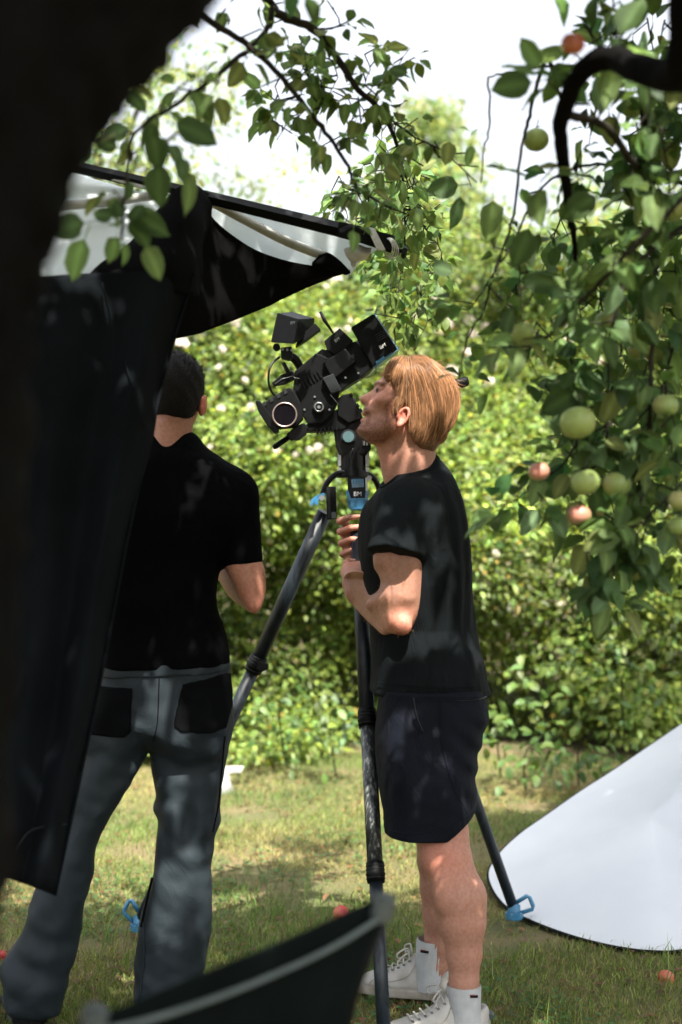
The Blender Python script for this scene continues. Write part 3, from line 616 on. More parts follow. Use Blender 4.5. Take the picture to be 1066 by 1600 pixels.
for a in ((903, 325, 2.5, 62, 150, .1, 0), (938, 150, 2.3, 60, 85, .2, 2), (1013, 148, 2.2, 60, 85, .1, 0), (835, 265, 3.0, 34, 200, .2, 4), (815, 390, 2.6, 62, 110, .3, 0), (842, 440, 2.6, 52, 190, .2, 1), (870, 630, 2.7, 62, 150, .2, 0), (940, 640, 2.8, 50, 60, .3, 2), (935, 790, 2.8, 48, 80, .1, 4), (880, 15, 2.2, 52, 60, .2, 2), (925, 20, 2.2, 46, 100, .2, 0),
          (860, 760, 2.8, 48, 190, .2, 1), (870, 850, 2.8, 60, 80, .9, 0), (1000, 790, 2.8, 50, 40, .3, 2), (1010, 690, 2.8, 50, 100, .2, 0), (965, 440, 2.7, 56, 80, .3, 0), (955, 470, 2.6, 50, 110, .4, 2), (832, 205, 2.9, 36, 150, .2, 8), (830, 330, 2.9, 34, 150, .2, 4), (795, 380, 2.9, 30, 120, .3, 1), (910, 880, 2.85, 40, 80, .3, 4), (952, 905, 2.85, 40, 70, .3, 1), (985, 890, 2.85, 44, 50, .3, 2), (858, 600, 2.9, 44, 200, .2, 2), (752, 632, 3.0, 34, 120, .1, 3), (740, 540, 3.0, 28, 200, .2, 1), (748, 552, 3.0, 34, 60, .1, 3), (710, 580, 3.0, 30, 10, .2, 1), (757, 590, 3.0, 26, 10, .5, 2)):
    tb.one(a[0], a[1], max(a[2]*1.1, 2.75), *a[3:5], roll=a[5], v=a[6])
# apples: calyx and stalk hollows, blush painted by vertex from real ripeness side
def apple_mesh(seed, green, blush, amount):
    r = random.Random(seed); v, f = [], []; n, m_ = 14, 20
    for i in range(n+1):
        th = math.pi*i/n
        for j in range(m_):
            ph = 2*math.pi*j/m_; rr = 1-.26*math.exp(-(th/.35)**2)-.14*math.exp(-((math.pi-th)/.3)**2)+.015*math.sin(5*ph)*math.sin(th/2)**4
            R = rr*(math.sin(th)); v.append((R*math.cos(ph)*(1+.03*r.random()*0), R*math.sin(ph), .90*math.cos(th)*rr+.03))
    for i in range(n):
        for j in range(m_): a = i*m_+j; b = i*m_+(j+1) % m_; f.append((a, a+m_, b+m_, b))
    v = np.array(v); d = np.array([math.cos(seed*1.7), math.sin(seed*1.7), .35]); k = np.clip((v@d)*.8+amount, 0, 1)[:, None]**1.3
    c = np.array(green)*(1-k)+np.array(blush)*k
    return mesh_np('apple', v, np.array(f), M['appleg'], obj=False, col=c)
AG = [apple_mesh(1, (.30, .38, .12), (.36, .38, .14), .0), apple_mesh(2, (.24, .32, .10), (.38, .34, .15), .1), apple_mesh(3, (.34, .34, .16), (.55, .22, .17), .35), apple_mesh(4, (.42, .13, .07), (.42, .035, .04), .8)]
def apple(px, py, dpx, d, k, parent, name='apple', rot=None):
    o = bpy.data.objects.new(name, AG[k]); link(o, parent); o.location = P(px, py, d); o.scale = (dpx/FPX*d/2,)*3
    o.rotation_euler = rot or (r_.uniform(-.35, .35), r_.uniform(-.35, .35), r_.uniform(0, 6)); return o
for a in ((895, 69, 38, 2.3, 3), (838, 219, 40, 3.02, 0), (988, 168, 36, 3.15, 1), (1052, 325, 48, 2.9, 1), (992, 308, 38, 3.2, 1), (817, 521, 38, 2.95, 0), (903, 661, 56, 2.85, 0), (915, 754, 45, 2.85, 0), (964, 757, 46, 2.95, 1), (842, 737, 34, 2.95, 2), (905, 806, 38, 2.95, 2), (1040, 634, 40, 2.9, 1), (971, 690, 24, 3.2, 2), (1062, 783, 36, 2.8, 1), (1046, 468, 30, 3.1, 2), (946, 502, 34, 3.1, 1), (1060, 822, 34, 2.85, 1), (934, 800, 24, 3.1, 1), (1000, 545, 40, 3.25, 1)):
    o = apple(*a[:5], tb.root); c = P(a[0], a[1], a[3]); h = a[2]/FPX*a[3]/2
    tube('apple_stalk', [c+np.array([0, 0, h*.55]), c+np.array([.002, .002, h*1.15]), c+np.array([.006, .004, h*1.7])], [.0016, .0013, .0012], M['bark'], tb.root, 5)
tag(apple(533, 1428, 27, 4.93, 3, None, 'fallen_apple', (1.2, .3, .5)), 'pinkish red fallen apple on the grass behind the tip of the black chair', 'apple', 'fallen apples')
tag(apple(1041, 1529, 27, 4.27, 3, None, 'fallen_apple', (.9, .8, 2)), 'red fallen apple on the dark grass below the white reflector', 'apple', 'fallen apples')
tag(apple(1, 1494, 20, 4.48, 3, None, 'fallen_apple', (.5, .2, 4)), 'red fallen apple at the left edge beside the trouser cuff', 'apple', 'fallen apples')

# ---- crown overhead (outside the frame) with the gaps that let the sun patches through
s_ = np.array(S_DIR)
gaps = [(P(622, 915, 3.72), .13), (P(600, 955, 3.82), .06), (P(617, 612, 3.93), .0), (P(632, 655, 3.9), .03), (P(640, 572, 3.95), .08), (P(612, 596, 3.92), .0), (P(690, 600, 3.97), .05), (P(690, 715, 3.95), .04), (P(688, 1322, 3.74), .012), (P(712, 1405, 3.72), .006), (P(757, 1400, 3.75), .005),
        (P(650, 1050, 3.82), .05), (P(640, 1120, 3.82), .04), (P(550, 905, 4.1), .05), (P(130, 500, 3.2), .07), (P(190, 470, 3.2), .05), (P(95, 640, 3.2), .05), (P(240, 560, 3.3), .04), (P(225, 640, 3.3), .02), (P(330, 720, 3.85), .03),
        (P(250, 1150, 3.8), .06), (P(150, 1240, 3.7), .08), (P(310, 1330, 3.8), .06), (P(585, 1240, 3.85), .06), (P(380, 1010, 4.5), .05), (P(560, 760, 4.3), .05), (P(1030, 1385, 5.0), .12), (P(740, 1080, 3.95), .05), (P(610, 700, 3.95), .02), (P(900, 650, 2.85), .12), (P(470, 520, 4.3), .06), (P(240, 1400, 3.8), .05), (P(660, 1530, 4.1), .05)]
N = 38000
pos = np.stack([rng.uniform(-2.6, 1.9, N), rng.uniform(-.6, 3.2, N), rng.uniform(2.85, 3.9, N)], 1)
keep = pos[:, 2] > CAMH+.36*pos[:, 1]+.28
# projected along the sun onto z=1: open the crown over the middle lawn and hedge
gy_ = pos[:, 1]+(pos[:, 2])*.50/.83; keep &= (gy_ < 5.0+rng.normal(0, .35, N))
cl = np.sin(pos[:, 0]*7.3+pos[:, 2]*3)+np.sin(pos[:, 1]*6.7+pos[:, 0]*2.2+1); keep &= rng.random(N) < np.clip(.92+.25*cl, .25, 1)
for c, r in gaps:
    w_ = pos-c; t = w_@s_; dd = np.linalg.norm(w_-t[:, None]*s_, axis=1); keep &= ~((t > 0) & (dd < r+.055))
sh_ = []  # extra unseen leaf clusters, added sunward to shade face, hair and flag
for c, n_ in ((P(585, 640, 3.95), 150), (P(680, 660, 3.95), 150), (P(570, 600, 3.97), 90), (P(150, 750, 3.15), 160), (P(200, 520, 3.25), 60), (P(60, 560, 3.1), 90)):
    t = rng.uniform(1.9, 2.5, n_)[:, None]; sh_.append(c+s_*t+rng.normal(0, .075, (n_, 3)))
sh_ = np.concatenate(sh_); sh_ = sh_[sh_[:, 2] > CAMH+.36*sh_[:, 1]+.2]
for c, r in gaps[:12]:
    w_ = sh_-c; sh_ = sh_[np.linalg.norm(w_-(w_@s_)[:, None]*s_, axis=1) > r+.055]
pos = np.concatenate([pos[keep], sh_]); N = len(pos)
for x0, x1 in ((-1.2, -2.0), (-.6, -.8), (.2, .0), (.9, .9)):
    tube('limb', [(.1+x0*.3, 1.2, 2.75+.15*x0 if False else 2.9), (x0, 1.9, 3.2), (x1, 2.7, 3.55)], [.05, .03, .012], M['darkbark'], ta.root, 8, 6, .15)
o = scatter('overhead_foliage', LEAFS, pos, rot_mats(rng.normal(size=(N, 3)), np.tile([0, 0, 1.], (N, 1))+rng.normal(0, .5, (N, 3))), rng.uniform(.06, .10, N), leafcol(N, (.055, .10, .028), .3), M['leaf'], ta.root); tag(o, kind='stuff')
N = 15000; pos = np.stack([rng.uniform(1.0, 2.9, N), rng.uniform(2.3, 4.3, N), rng.uniform(2.9, 3.9, N)], 1)  # unseen foliage added to keep the sun off the white reflector
pos = pos[(pos[:, 0] > pos[:, 1]*.245+.12) | (pos[:, 2] > CAMH+.36*pos[:, 1]+.25)]
w_ = pos-P(1050, 1385, 5.0); pos = pos[np.linalg.norm((w_-(w_@s_)[:, None]*s_)*np.array([1, 1, 1]), axis=1) > .055]; N = len(pos)
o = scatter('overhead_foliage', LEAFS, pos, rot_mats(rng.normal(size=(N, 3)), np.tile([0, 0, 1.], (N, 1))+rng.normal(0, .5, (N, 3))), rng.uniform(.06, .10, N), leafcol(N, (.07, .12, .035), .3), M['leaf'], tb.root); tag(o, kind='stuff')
N = 5200; pos = np.stack([rng.uniform(1.55, 3.2, N), rng.uniform(4.3, 6.4, N), rng.uniform(2.5, 3.7, N)], 1); pos = pos[np.abs(pos[:, 0]) > pos[:, 1]*.245+.10]; N = len(pos)  # unseen foliage of the right tree, placed to darken the hedge foot
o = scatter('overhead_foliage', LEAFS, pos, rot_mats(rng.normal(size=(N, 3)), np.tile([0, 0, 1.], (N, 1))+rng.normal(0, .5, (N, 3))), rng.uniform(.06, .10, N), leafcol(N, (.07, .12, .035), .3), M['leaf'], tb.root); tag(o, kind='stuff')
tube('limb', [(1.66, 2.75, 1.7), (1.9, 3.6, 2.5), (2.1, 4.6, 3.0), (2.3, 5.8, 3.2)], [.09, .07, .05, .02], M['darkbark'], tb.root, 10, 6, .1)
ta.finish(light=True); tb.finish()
# ============================================================ PEOPLE
def skin_cols(v, spots, base=(.44, .235, .17), shade=None):
    c = np.tile(np.array(base), (len(v), 1))
    for p, r, q, k in spots:
        d = np.linalg.norm((v-np.array(p))/np.array(r), axis=1); a = (np.exp(-d**2)*k)[:, None]; c = c*(1-a)+np.array(q)*a
    return c
def fingers(F, A, B, Cc, D, r=.0085, k=.004):
    F.cone(A, B, r*1.08, r, k); F.cone(B, Cc, r, r*.95, k); F.cone(Cc, D, r*.95, r*.8, k)
SKR = (.56, .20, .13)
# ------------------------------------------------ the blond man (profile, looking up)
DB = 4.0
man = thing('person', (.28, 4.0, 0), 'red-blond bearded man in black t-shirt and navy shorts looking up beside the tripod', 'person')
HD = 3.97
def hp(px, py, off=0.): return P(px, py, HD)+np.array([0, off, 0])
parts = []
# head and neck
lo, hi = bounds([P(545, 545, HD)+np.array([0, -.13, 0]), P(725, 800, HD)+np.array([0, .13, 0])], 0)
Fh = Field(lo, hi, .0026)
face = [(603, 584), (596, 590), (590, 597), (586.5, 601), (585, 606), (580, 611), (573, 615), (566, 618), (562.5, 622), (563.5, 627), (568.5, 631), (570, 635), (567.5, 640), (565.5, 645), (566.5, 649), (571, 650.5), (566, 653.5), (563, 657), (564.5, 661), (561.5, 666), (558, 671), (559.5, 678), (565, 684), (573, 688), (584, 693), (597, 696), (612, 694), (630, 700), (655, 706), (680, 700), (699, 680), (708, 650), (707, 620), (696, 595), (676, 578), (650, 570), (625, 573)]
Fh.infl(face, HD, .073, .082, 0, sm=4)
# narrower lower face: carve cheeks, then jaw
for s in (-1, 1):
    Fh.ell(hp(572, 645, s*.088), (.05, .045, .05), .03, sub=True)                # cheek hollow towards mouth
    Fh.ell(hp(570, 618, s*.060), (.034, .040, .030), .016, sub=True)            # beside the nose
    Fh.ell(hp(591, 609.5, s*.048), (.014, .016, .009), .012, sub=True)          # eye socket
    Fh.ell(hp(593.5, 611, s*.032), (.0125, .0125, .0125), .002)                  # eyeball
    Fh.cone(hp(588.5, 599, s*.016), hp(597, 601, s*.050), .0060, .0050, .008)     # brow
    Fh.cone(hp(589.5, 608, s*.028), hp(597, 609, s*.047), .0032, .0025, .003)    # upper lid
    Fh.ell(hp(600, 628, s*.052), (.024, .018, .017), .018)                       # cheek bone
    Fh.ell(hp(569, 628, s*.011), (.0095, .0075, .0075), .004)                    # nostril wing
    Fh.ell(hp(569.5, 630.5, s*.008), (.0045, .0030, .0028), .002, sub=True)
    Fh.cone(hp(618, 668, s*.062), hp(582, 684, s*.030), .017, .014, .022)        # jaw line
Fh.cone(hp(568, 651, -.02), hp(568, 651, .02), .0022, .0022, .003, sub=True)     # parted lips
# ear (near and far side)
for s in (-1, 1):
    c = hp(627, 655, s*.079)
    for a in range(14):
        t0, t1 = [math.radians(q) for q in (a*22-110, (a+1)*22-110)]
        e = lambda t: c+np.array([.0160*math.cos(t)+.007*math.sin(t), s*(.010+.006*math.cos(t)), .024*math.sin(t)+.004*math.cos(t)])
        if a < 12: Fh.cone(e(t0), e(t1), .0042, .0040, .003)
    Fh.ell(c+np.array([-.002, s*.003, .0]), (.013, .006, .021), .004)
    Fh.ell(c+np.array([-.010, s*.006, -.019]), (.007, .005, .009), .004)         # lobe
    Fh.ell(c+np.array([-.003, s*.012, .002]), (.007, .008, .011), .002, sub=True) # concha
    Fh.ell(c+np.array([-.014, s*.006, .002]), (.004, .004, .006), .003)          # tragus
# neck
Fh.cone(P(640, 678, HD), P(648, 745, HD), .061, .068, .02, sc=(1, 1.05, 1))
Fh.cone(P(607, 690, HD), P(622, 745, HD), .034, .042, .02)
Fh.ell(P(600, 706, HD), (.010, .010, .012), .014)                               # larynx
Fh.cone(hp(633, 678, -.052), hp(613, 742, -.022), .012, .010, .016)             # neck muscle
Fh.cut(P(640, 778, HD), (0, 0, -1)); Fh.blur(1)
parts.append(Fh.mesh())
# near arm with bent wrist
NS, NE, NW = P(632, 812, 3.85), P(627, 958, 3.84), P(556, 925, 4.06)
lo, hi = bounds([NS, NE, NW, P(545, 870, 4.3), P(600, 990, 3.75)], .085)
Fa = Field(lo, hi, .0032)
xe, xw = P(606, 0, 3.85)[0], P(548, 0, 3.85)[0]
Fa.infl([(588, 852), (620, 842), (654, 850), (662, 872), (662, 912), (658, 945), (650, 970), (639, 987), (629, 993), (612, 989), (592, 981), (572, 968), (556, 950), (543, 932), (535, 914), (542, 899), (556, 893), (571, 896), (582, 912), (588, 919), (586, 898), (583, 872)], 3.85, .052, .046, 0, sm=5,
    yc=lambda X, Z: 3.85+.24*np.clip((xe-X)/(xe-xw), 0, 1)*np.clip((P(0, 880, 3.85)[2]-Z)/.05+.0, 0, 1))
Fa.ell(P(632, 978, 3.80), (.020, .016, .022), .02); Fa.cone(P(612, 930, 3.815), P(580, 945, 3.90), .022, .016, .03); Fa.cone(P(640, 880, 3.805), P(636, 930, 3.805), .020, .014, .03)
Fa.cone(P(600, 985, 3.87), P(556, 940, 4.05), .010, .008, .03)
K = P(546, 893, 4.20)
Fa.cone(NW, K, .029, .027, .02, sc=(1, 1.0, 1)); Fa.cone(NW, P(561, 888, 4.20), .024, .022, .018)
for i, (px, py, dd) in enumerate(((541, 880, 4.22), (539, 890, 4.23), (540, 900, 4.22), (543, 909, 4.20))):
    k0 = P(px, py, dd); k1 = k0+np.array([.004, .040, .004]); k2 = k1+np.array([.028, .012, 0]); k3 = k2+np.array([.018, -.012, -.002])
    Fa.ell(k0, (.011, .012, .010), .008); fingers(Fa, k0, k1, k2, k3, .0088-.0004*i)
t0 = P(566, 897, 4.17); Fa.cone(NW, t0, .016, .013, .01); Fa.cone(t0, P(573, 878, 4.21), .0115, .0105, .006); Fa.cone(P(573, 878, 4.21), P(574, 866, 4.23), .010, .008, .004)
Fa.blur(1); parts.append(Fa.mesh())
# far arm and the hand closed round the leg
FS, FE, FW = P(640, 800, 4.20), P(628, 950, 4.26), P(559, 893, 4.315)
lo, hi = bounds([P(520, 795, 4.3), P(640, 975, 4.3)], 0); lo[1], hi[1] = 4.19, 4.42
Fb = Field(lo, hi, .0028)
Fb.cone(FE, P(600, 930, 4.29), .045, .042, .02); Fb.cone(P(600, 930, 4.29), FW, .040, .028, .02)
Fb.cone(FW, P(547, 862, 4.335), .026, .024, .015); Fb.cone(FW, P(543, 835, 4.35), .022, .019, .015); Fb.cone(P(549, 868, 4.34), P(540, 828, 4.36), .020, .017, .012)
for i, (py, r, ln) in enumerate(((809, .0098, 0), (826, .0102, 2), (844, .0098, 0), (861, .0088, -6))):
    k0 = P(541+i*1.5, py+8, 4.355); k1 = P(531+i*1.4, py+5, 4.325); k2 = P(547+i, py-1, 4.300); k3 = P(566+ln, py-3, 4.302)
    Fb.cone(k0, k1, r*1.1, r*1.12, .003); Fb.cone(k1, k2, r*1.10, r, .0025); Fb.cone(k2, k3, r, r*.86, .0025); Fb.ell(k1, (r*1.18, r*1.1, r*1.1), .003)
Fb.cone(P(551, 872, 4.34), P(568, 846, 4.385), .014, .012, .01); Fb.cone(P(568, 846, 4.385), P(574, 826, 4.38), .012, .009, .005)
Fb.blur(1); parts.append(Fb.mesh())
# legs
lo, hi = bounds([P(640, 1180, 4.15), P(780, 1180, 3.7), P(640, 1600, 4.15), P(775, 1610, 3.7)], .02)
Fl = Field(lo, hi, .0045)
def chain(F, pts, k=.02):
    for (x, y, d, r), (x2, y2, d2, r2) in zip(pts[:-1], pts[1:]): F.cone(P(x, y, d), P(x2, y2, d2), r, r2, k)
chain(Fl, [(682, 1230, 3.86, .060), (692, 1300, 3.82, .067), (698, 1340, 3.80, .064), (709, 1372, 3.79, .060), (718, 1402, 3.785, .067), (722, 1440, 3.78, .062), (725, 1490, 3.775, .046), (725, 1535, 3.77, .0375), (727, 1600, 3.77, .037)], .015)
Fl.ell(P(676, 1338, 3.795), (.030, .038, .038), .02); Fl.ell(P(733, 1405, 3.785), (.040, .048, .060), .02); Fl.ell(P(690, 1392, 3.74), (.020, .02, .05), .03)
chain(Fl, [(682, 1230, 4.09, .060), (684, 1300, 4.10, .064), (685, 1340, 4.10, .058), (690, 1385, 4.10, .060), (692, 1430, 4.10, .056), (686, 1475, 4.10, .041), (680, 1505, 4.10, .036), (678, 1525, 4.10, .034)], .015)
Fl.ell(P(672, 1345, 4.09), (.028, .035, .035), .02)
Fl.blur(1); parts.append(Fl.mesh())
v, f = join_vf(parts)
cols = skin_cols(v, [(hp(572, 622), (.028, .05, .03), (.50, .20, .14), .6), (hp(628, 656, -.08), (.03, .03, .035), (.70, .20, .15), .8), (hp(566, 652), (.007, .03, .007), (.46, .15, .11), .6),
    (hp(600, 625, -.06), (.04, .03, .03), (.56, .22, .15), .5), (P(630, 978, 3.80), (.05, .05, .04), (.62, .22, .15), .6), (P(690, 1340, 3.76), (.06, .08, .06), (.60, .21, .14), .55), (P(545, 890, 4.2), (.04, .04, .04), (.56, .21, .15), .6), (P(540, 835, 4.3), (.04, .06, .05), (.56, .22, .15), .6), (P(595, 720, 3.97), (.05, .1, .04), (.58, .22, .15), .4)])
# beard and brows are hair colour, where hair grows
pxv = 533+v[:, 0]/v[:, 1]*FPX; pyv = 800-(v[:, 2]-CAMH)/v[:, 1]*FPX
head = (v[:, 2] > P(0, 760, 4)[2])
def seg_mask(pts, wd):
    m = np.zeros(len(v))
    for (a, b), (c, d) in zip(pts[:-1], pts[1:]):
        e = np.array([c-a, d-b]); t = np.clip(((pxv-a)*e[0]+(pyv-b)*e[1])/(e@e), 0, 1); q = np.hypot(pxv-a-t*e[0], pyv-b-t*e[1]); m = np.maximum(m, np.exp(-(q/wd)**4))
    return m*head
bd = np.clip(seg_mask([(564, 674), (578, 680), (596, 680), (608, 668), (612, 652), (612, 636)], 12)+.8*seg_mask([(576, 672), (595, 664)], 10)+.8*seg_mask([(572, 640), (577, 650), (574, 662)], 3.5), 0, .8)*np.clip(.85+.3*rng.normal(size=len(v)), .4, 1.1)
cols = cols*(1-bd[:, None])+np.array([.16, .062, .03])*bd[:, None]
bw = seg_mask([(587, 600), (592, 598), (598, 601)], 1.8)*.8; cols = cols*(1-bw[:, None])+np.array([.17, .08, .04])*bw[:, None]
for s in (-1, 1):
    e = np.linalg.norm(v-hp(590, 611, s*.037), axis=1); cols[e < .0085] = (.24, .13, .10); cols[e < .0055] = (.03, .025, .03)
cols[np.linalg.norm(v-hp(569.5, 630.5, -.010), axis=1) < .0042] = (.08, .02, .015)
mesh_np('body', v, f, M['skin'], man, True, cols)
vnorm = np.zeros_like(v); q4 = v[f]; fn4 = np.cross(q4[:, 2]-q4[:, 0], q4[:, 3]-q4[:, 1])
for i in range(4): np.add.at(vnorm, f[:, i], fn4)
vnorm /= np.linalg.norm(vnorm, axis=1)[:, None]+1e-12
# beard stubble as real short hairs
def hairs(name, P0, Dr, ln, r0, m, parent, segs=4, flow=None, lift=.0):
    """ribbon prisms that follow flow(points)->new directions"""
    N = len(P0); pts = [P0]; d = Dr
    for i in range(segs):
        nx_ = pts[-1]+d*(ln/segs)[:, None]
        if flow: nx_, d = flow(nx_, d, i)
        pts.append(nx_)
    pts = np.stack(pts, 1); V_ = []
    side = np.cross(Dr, rng.normal(size=(N, 3))); side /= np.linalg.norm(side, axis=1)[:, None]+1e-9; s2 = np.cross(Dr, side)
    for k in range(segs+1):
        r = r0*(1-.8*(k/segs)**2)
        for a in (0, 2.094, 4.189): V_.append(pts[:, k]+side*(r*math.cos(a))+s2*(r*math.sin(a)))
    v = np.stack(V_, 1); q = []
    for k in range(segs):
        for j in range(3): q.append((k*3+j, k*3+(j+1) % 3, k*3+3+(j+1) % 3, k*3+3+j))
    f = np.array(q)[None]+(np.arange(N)*(3*(segs+1)))[:, None, None]
    cc_ = np.repeat(np.clip(np.exp(rng.normal(-.05, .42, N)), .12, 2.2), 3*(segs+1))[:, None]*np.tile(np.linspace(.9, 1.15, segs+1).repeat(3), N)[:, None]*np.array([1, .97, .93])
    return mesh_np(name, v.reshape(-1, 3), f.reshape(-1, 4), m, parent, True, cc_)
vi = np.flatnonzero((bd > .35) & head); vi = rng.choice(vi, 1900)
P0 = v[vi]+rng.normal(0, .0012, (len(vi), 3)); c0 = hp(610, 655)
Dn = P0-c0; Dn /= np.linalg.norm(Dn, axis=1)[:, None]; Dn = Dn*.7+np.array([-.35, 0, -.55])+rng.normal(0, .25, P0.shape); Dn /= np.linalg.norm(Dn, axis=1)[:, None]
M['beard'] = mat('ginger_beard', (.20, .085, .04), .5, (.11, .045, .02), 60)
o = hairs('beard', P0, Dn, rng.uniform(.003, .007, len(vi)), .00028, M['beard'], man, 2); tag(o, kind='stuff')
# hair cap
M['redcap'] = mat('hair_undercoat', (.16, .08, .04), .6, (.09, .045, .022), 60, .3, 200)
lo, hi = bounds([P(590, 550, HD)+np.array([0, -.125, 0]), P(728, 715, HD)+np.array([0, .125, 0])], 0)
Fr = Field(lo, hi, .0036)
hair = [(605, 580), (614, 567), (630, 560), (652, 560), (676, 568), (697, 583), (710, 604), (714, 630), (709, 655), (694, 681), (682, 697), (674, 706), (662, 704), (652, 699), (643, 686), (640, 668), (638, 652), (636, 640), (629, 634), (622, 640), (619, 650), (614, 646), (617, 632), (621, 620), (615, 608), (607, 598), (602, 589)]
outer = [(598, 582), (606, 570), (616, 562), (632, 557), (652, 558), (677, 566), (699, 582), (712, 604), (716, 630), (711, 656), (700, 681), (688, 698), (676, 709), (655, 712), (620, 705), (588, 690), (575, 660), (580, 620)]
Fr.infl(outer, HD, .086, .080, 0, sm=4)
hS = Fr.poly2(np.array([[P(a, b, HD)[0], P(a, b, HD)[2]] for a, b in hair]), 4)
Fr.F = np.maximum(Fr.F, (-hS+.0*Fr.Y).astype(np.float32)); Fr.blur(1)
Fr.ell(hp(605, 606, -.075), (.018, .03, .030), .008, sub=True); Fr.ell(hp(605, 606, .075), (.018, .03, .030), .008, sub=True)
Fr.waves(.0034, 34, 3, (1, 1, .25)); hv, hf = Fr.mesh()
mesh_np('hair', hv, hf, M['redcap'], man, True)
kd = KDTree(len(hv))
for i, p in enumerate(hv): kd.insert(p, i)
kd.balance()
nr = np.zeros_like(hv); q = hv[hf]; fn = np.cross(q[:, 2]-q[:, 0], q[:, 3]-q[:, 1])
for i in range(4): np.add.at(nr, hf[:, i], fn)
nr /= np.linalg.norm(nr, axis=1)[:, None]+1e-12
if ((hv-hv.mean(0))*nr).sum() < 0: nr = -nr
def hflow_dir(p):
    px = 533+p[:, 0]/p[:, 1]*FPX; py = 800-(p[:, 2]-CAMH)/p[:, 1]*FPX
    # strands run from the parting above the brow over the crown and down to the nape
    rx, ry = px-622, py-662; rr_ = np.hypot(rx, ry)+1e-6
    tx, ty = -ry/rr_, rx/rr_                       # clockwise tangent (screen, y down)
    w_ = np.clip((px-612)/70, 0, 1)
    dx = tx*.55*w_-.25*(1-w_)-rx/rr_*.10; dy = ty*.55*w_+.75-.25*w_
    d = np.stack([dx, np.sign(p[:, 1]-HD)*.25*np.clip(1-abs(p[:, 1]-HD)/.08, 0, 1), -dy], 1); return d/np.linalg.norm(d, axis=1)[:, None]
def hflow(p, d, i, off=[None]):
    out = np.empty_like(p); nd = hflow_dir(p)
    for j in range(len(p)):
        _, k, dist = kd.find(p[j]); n_ = nr[k]; h = off[0][j]
        e = hv[k]+n_*h; out[j] = e+(p[j]-e)-n_*np.dot(p[j]-e, n_); nd[j] -= n_*np.dot(nd[j], n_)
    nd = nd*.75+d*.25+rng.normal(0, .012, p.shape); nd /= np.linalg.norm(nd, axis=1)[:, None]; return out, nd
hpx = 533+hv[:, 0]/hv[:, 1]*FPX; hpy = 800-(hv[:, 2]-CAMH)/hv[:, 1]*FPX
cand = np.flatnonzero((nr @ np.array([0, -.6, .35]) > -.35) & (hpy < 690)); NH = 9500
vi = rng.choice(cand, NH); off = rng.uniform(.0002, .003, NH)+.0022*(1+np.sin(hpx[vi]*.42+hpy[vi]*.08+2*np.sin(hpy[vi]*.05))); hflow.__defaults__[0][0] = off
P0 = hv[vi]+nr[vi]*off[:, None]; d0 = hflow_dir(P0)
M['strand'] = mat('hair_strands', (1, 1, 1), .3, (.34, .18, .092), 5, spec=.3, attr=True, mixlo=-1, mixhi=-.5)
o = hairs('hair_strands', P0, d0, rng.uniform(.045, .095, NH)*np.clip((705-hpy[vi])/110, .12, 1)*np.where((hpx[vi] < 634) & (hpy[vi] > 584), .35, 1), .0006, M['strand'], man, 7, hflow); tag(o, kind='stuff')
# flyaway strands on top
vi = rng.choice(np.flatnonzero(hpy < 605), 520); P0 = hv[vi]; d0 = nr[vi]*.45+hflow_dir(P0)*.6+rng.normal(0, .3, P0.shape); d0 /= np.linalg.norm(d0, axis=1)[:, None]
def fl2(p, d, i): d = d+np.array([.03, 0, -.10]); return p, d/np.linalg.norm(d, axis=1)[:, None]
o = hairs('flyaway_hair', P0, d0, rng.uniform(.02, .055, 520), .0004, M['strand'], man, 5, fl2); tag(o, kind='stuff')

# fine pale hair on the shins and forearm
zlo, zhi = P(0, 1560, 3.8)[2], P(0, 1330, 3.8)[2]
for nm, mk, cnt in (('leg_hair', (v[:, 2] > zlo) & (v[:, 2] < zhi), 2600), ('arm_hair', (v[:, 2] > P(0, 985, 3.9)[2]) & (v[:, 2] < P(0, 900, 4.)[2]) & (v[:, 0] < P(640, 0, 3.9)[0]) & (v[:, 1] < 4.15), 1100)):
    c_ = np.flatnonzero(mk); c_ = rng.choice(c_, cnt); nn = rng.normal(size=(cnt, 3)); 
    ctrs = P(705, 1440, 3.9) if nm == 'leg_hair' else P(600, 945, 3.95)
    kk = vnorm[c_]; dd_ = kk*.6+rng.normal(0, .25, (cnt, 3))+np.array([0, 0, -.55]); dd_ /= np.linalg.norm(dd_, axis=1)[:, None]
    o = hairs(nm, v[c_], dd_, rng.uniform(.006, .014, cnt), .00016, M['strand'], man, 3); tag(o, kind='stuff')

# t-shirt
lo, hi = bounds([P(540, 700, 4.0), P(790, 1100, 4.0)], 0); lo[1], hi[1] = 3.68, 4.32
Fs = Field(lo, hi, .0048)
tor = [(607, 748), (618, 732), (640, 716), (662, 712), (684, 716), (702, 736), (719, 768), (731, 815), (738, 870), (741, 930), (744, 985), (752, 1030), (760, 1066), (768, 1110), (700, 1125), (620, 1120), (580, 1100), (579, 1050), (577, 990), (571, 930), (561, 880), (560, 840), (568, 795), (585, 768)]
ztab = [(P(0, 1120, 4)[2], .215), (P(0, 1060, 4)[2], .198), (P(0, 980, 4)[2], .16), (P(0, 880, 4)[2], .180), (P(0, 800, 4)[2], .195), (P(0, 760, 4)[2], .165), (P(0, 730, 4)[2], .10), (P(0, 710, 4)[2], .072)]
Fs.infl(tor, 4.0, ztab, .135, 0, pw=2.4)
for s, S_, H_ in ((-1, P(638, 795, 3.862), P(618, 866, 3.80)), (1, P(640, 795, 4.14), P(610, 870, 4.21))):
    Fs.ell(S_, (.082, .075, .078), .03); Fs.cone(S_, H_, .080, .0745, .022, flat=H_-P(628, 800, 3.83))
M_arm = np.exp(-(((Fs.X-P(645, 900, 4)[0])/.18)**2))
pxg = 533+Fs.X/Fs.Y*FPX
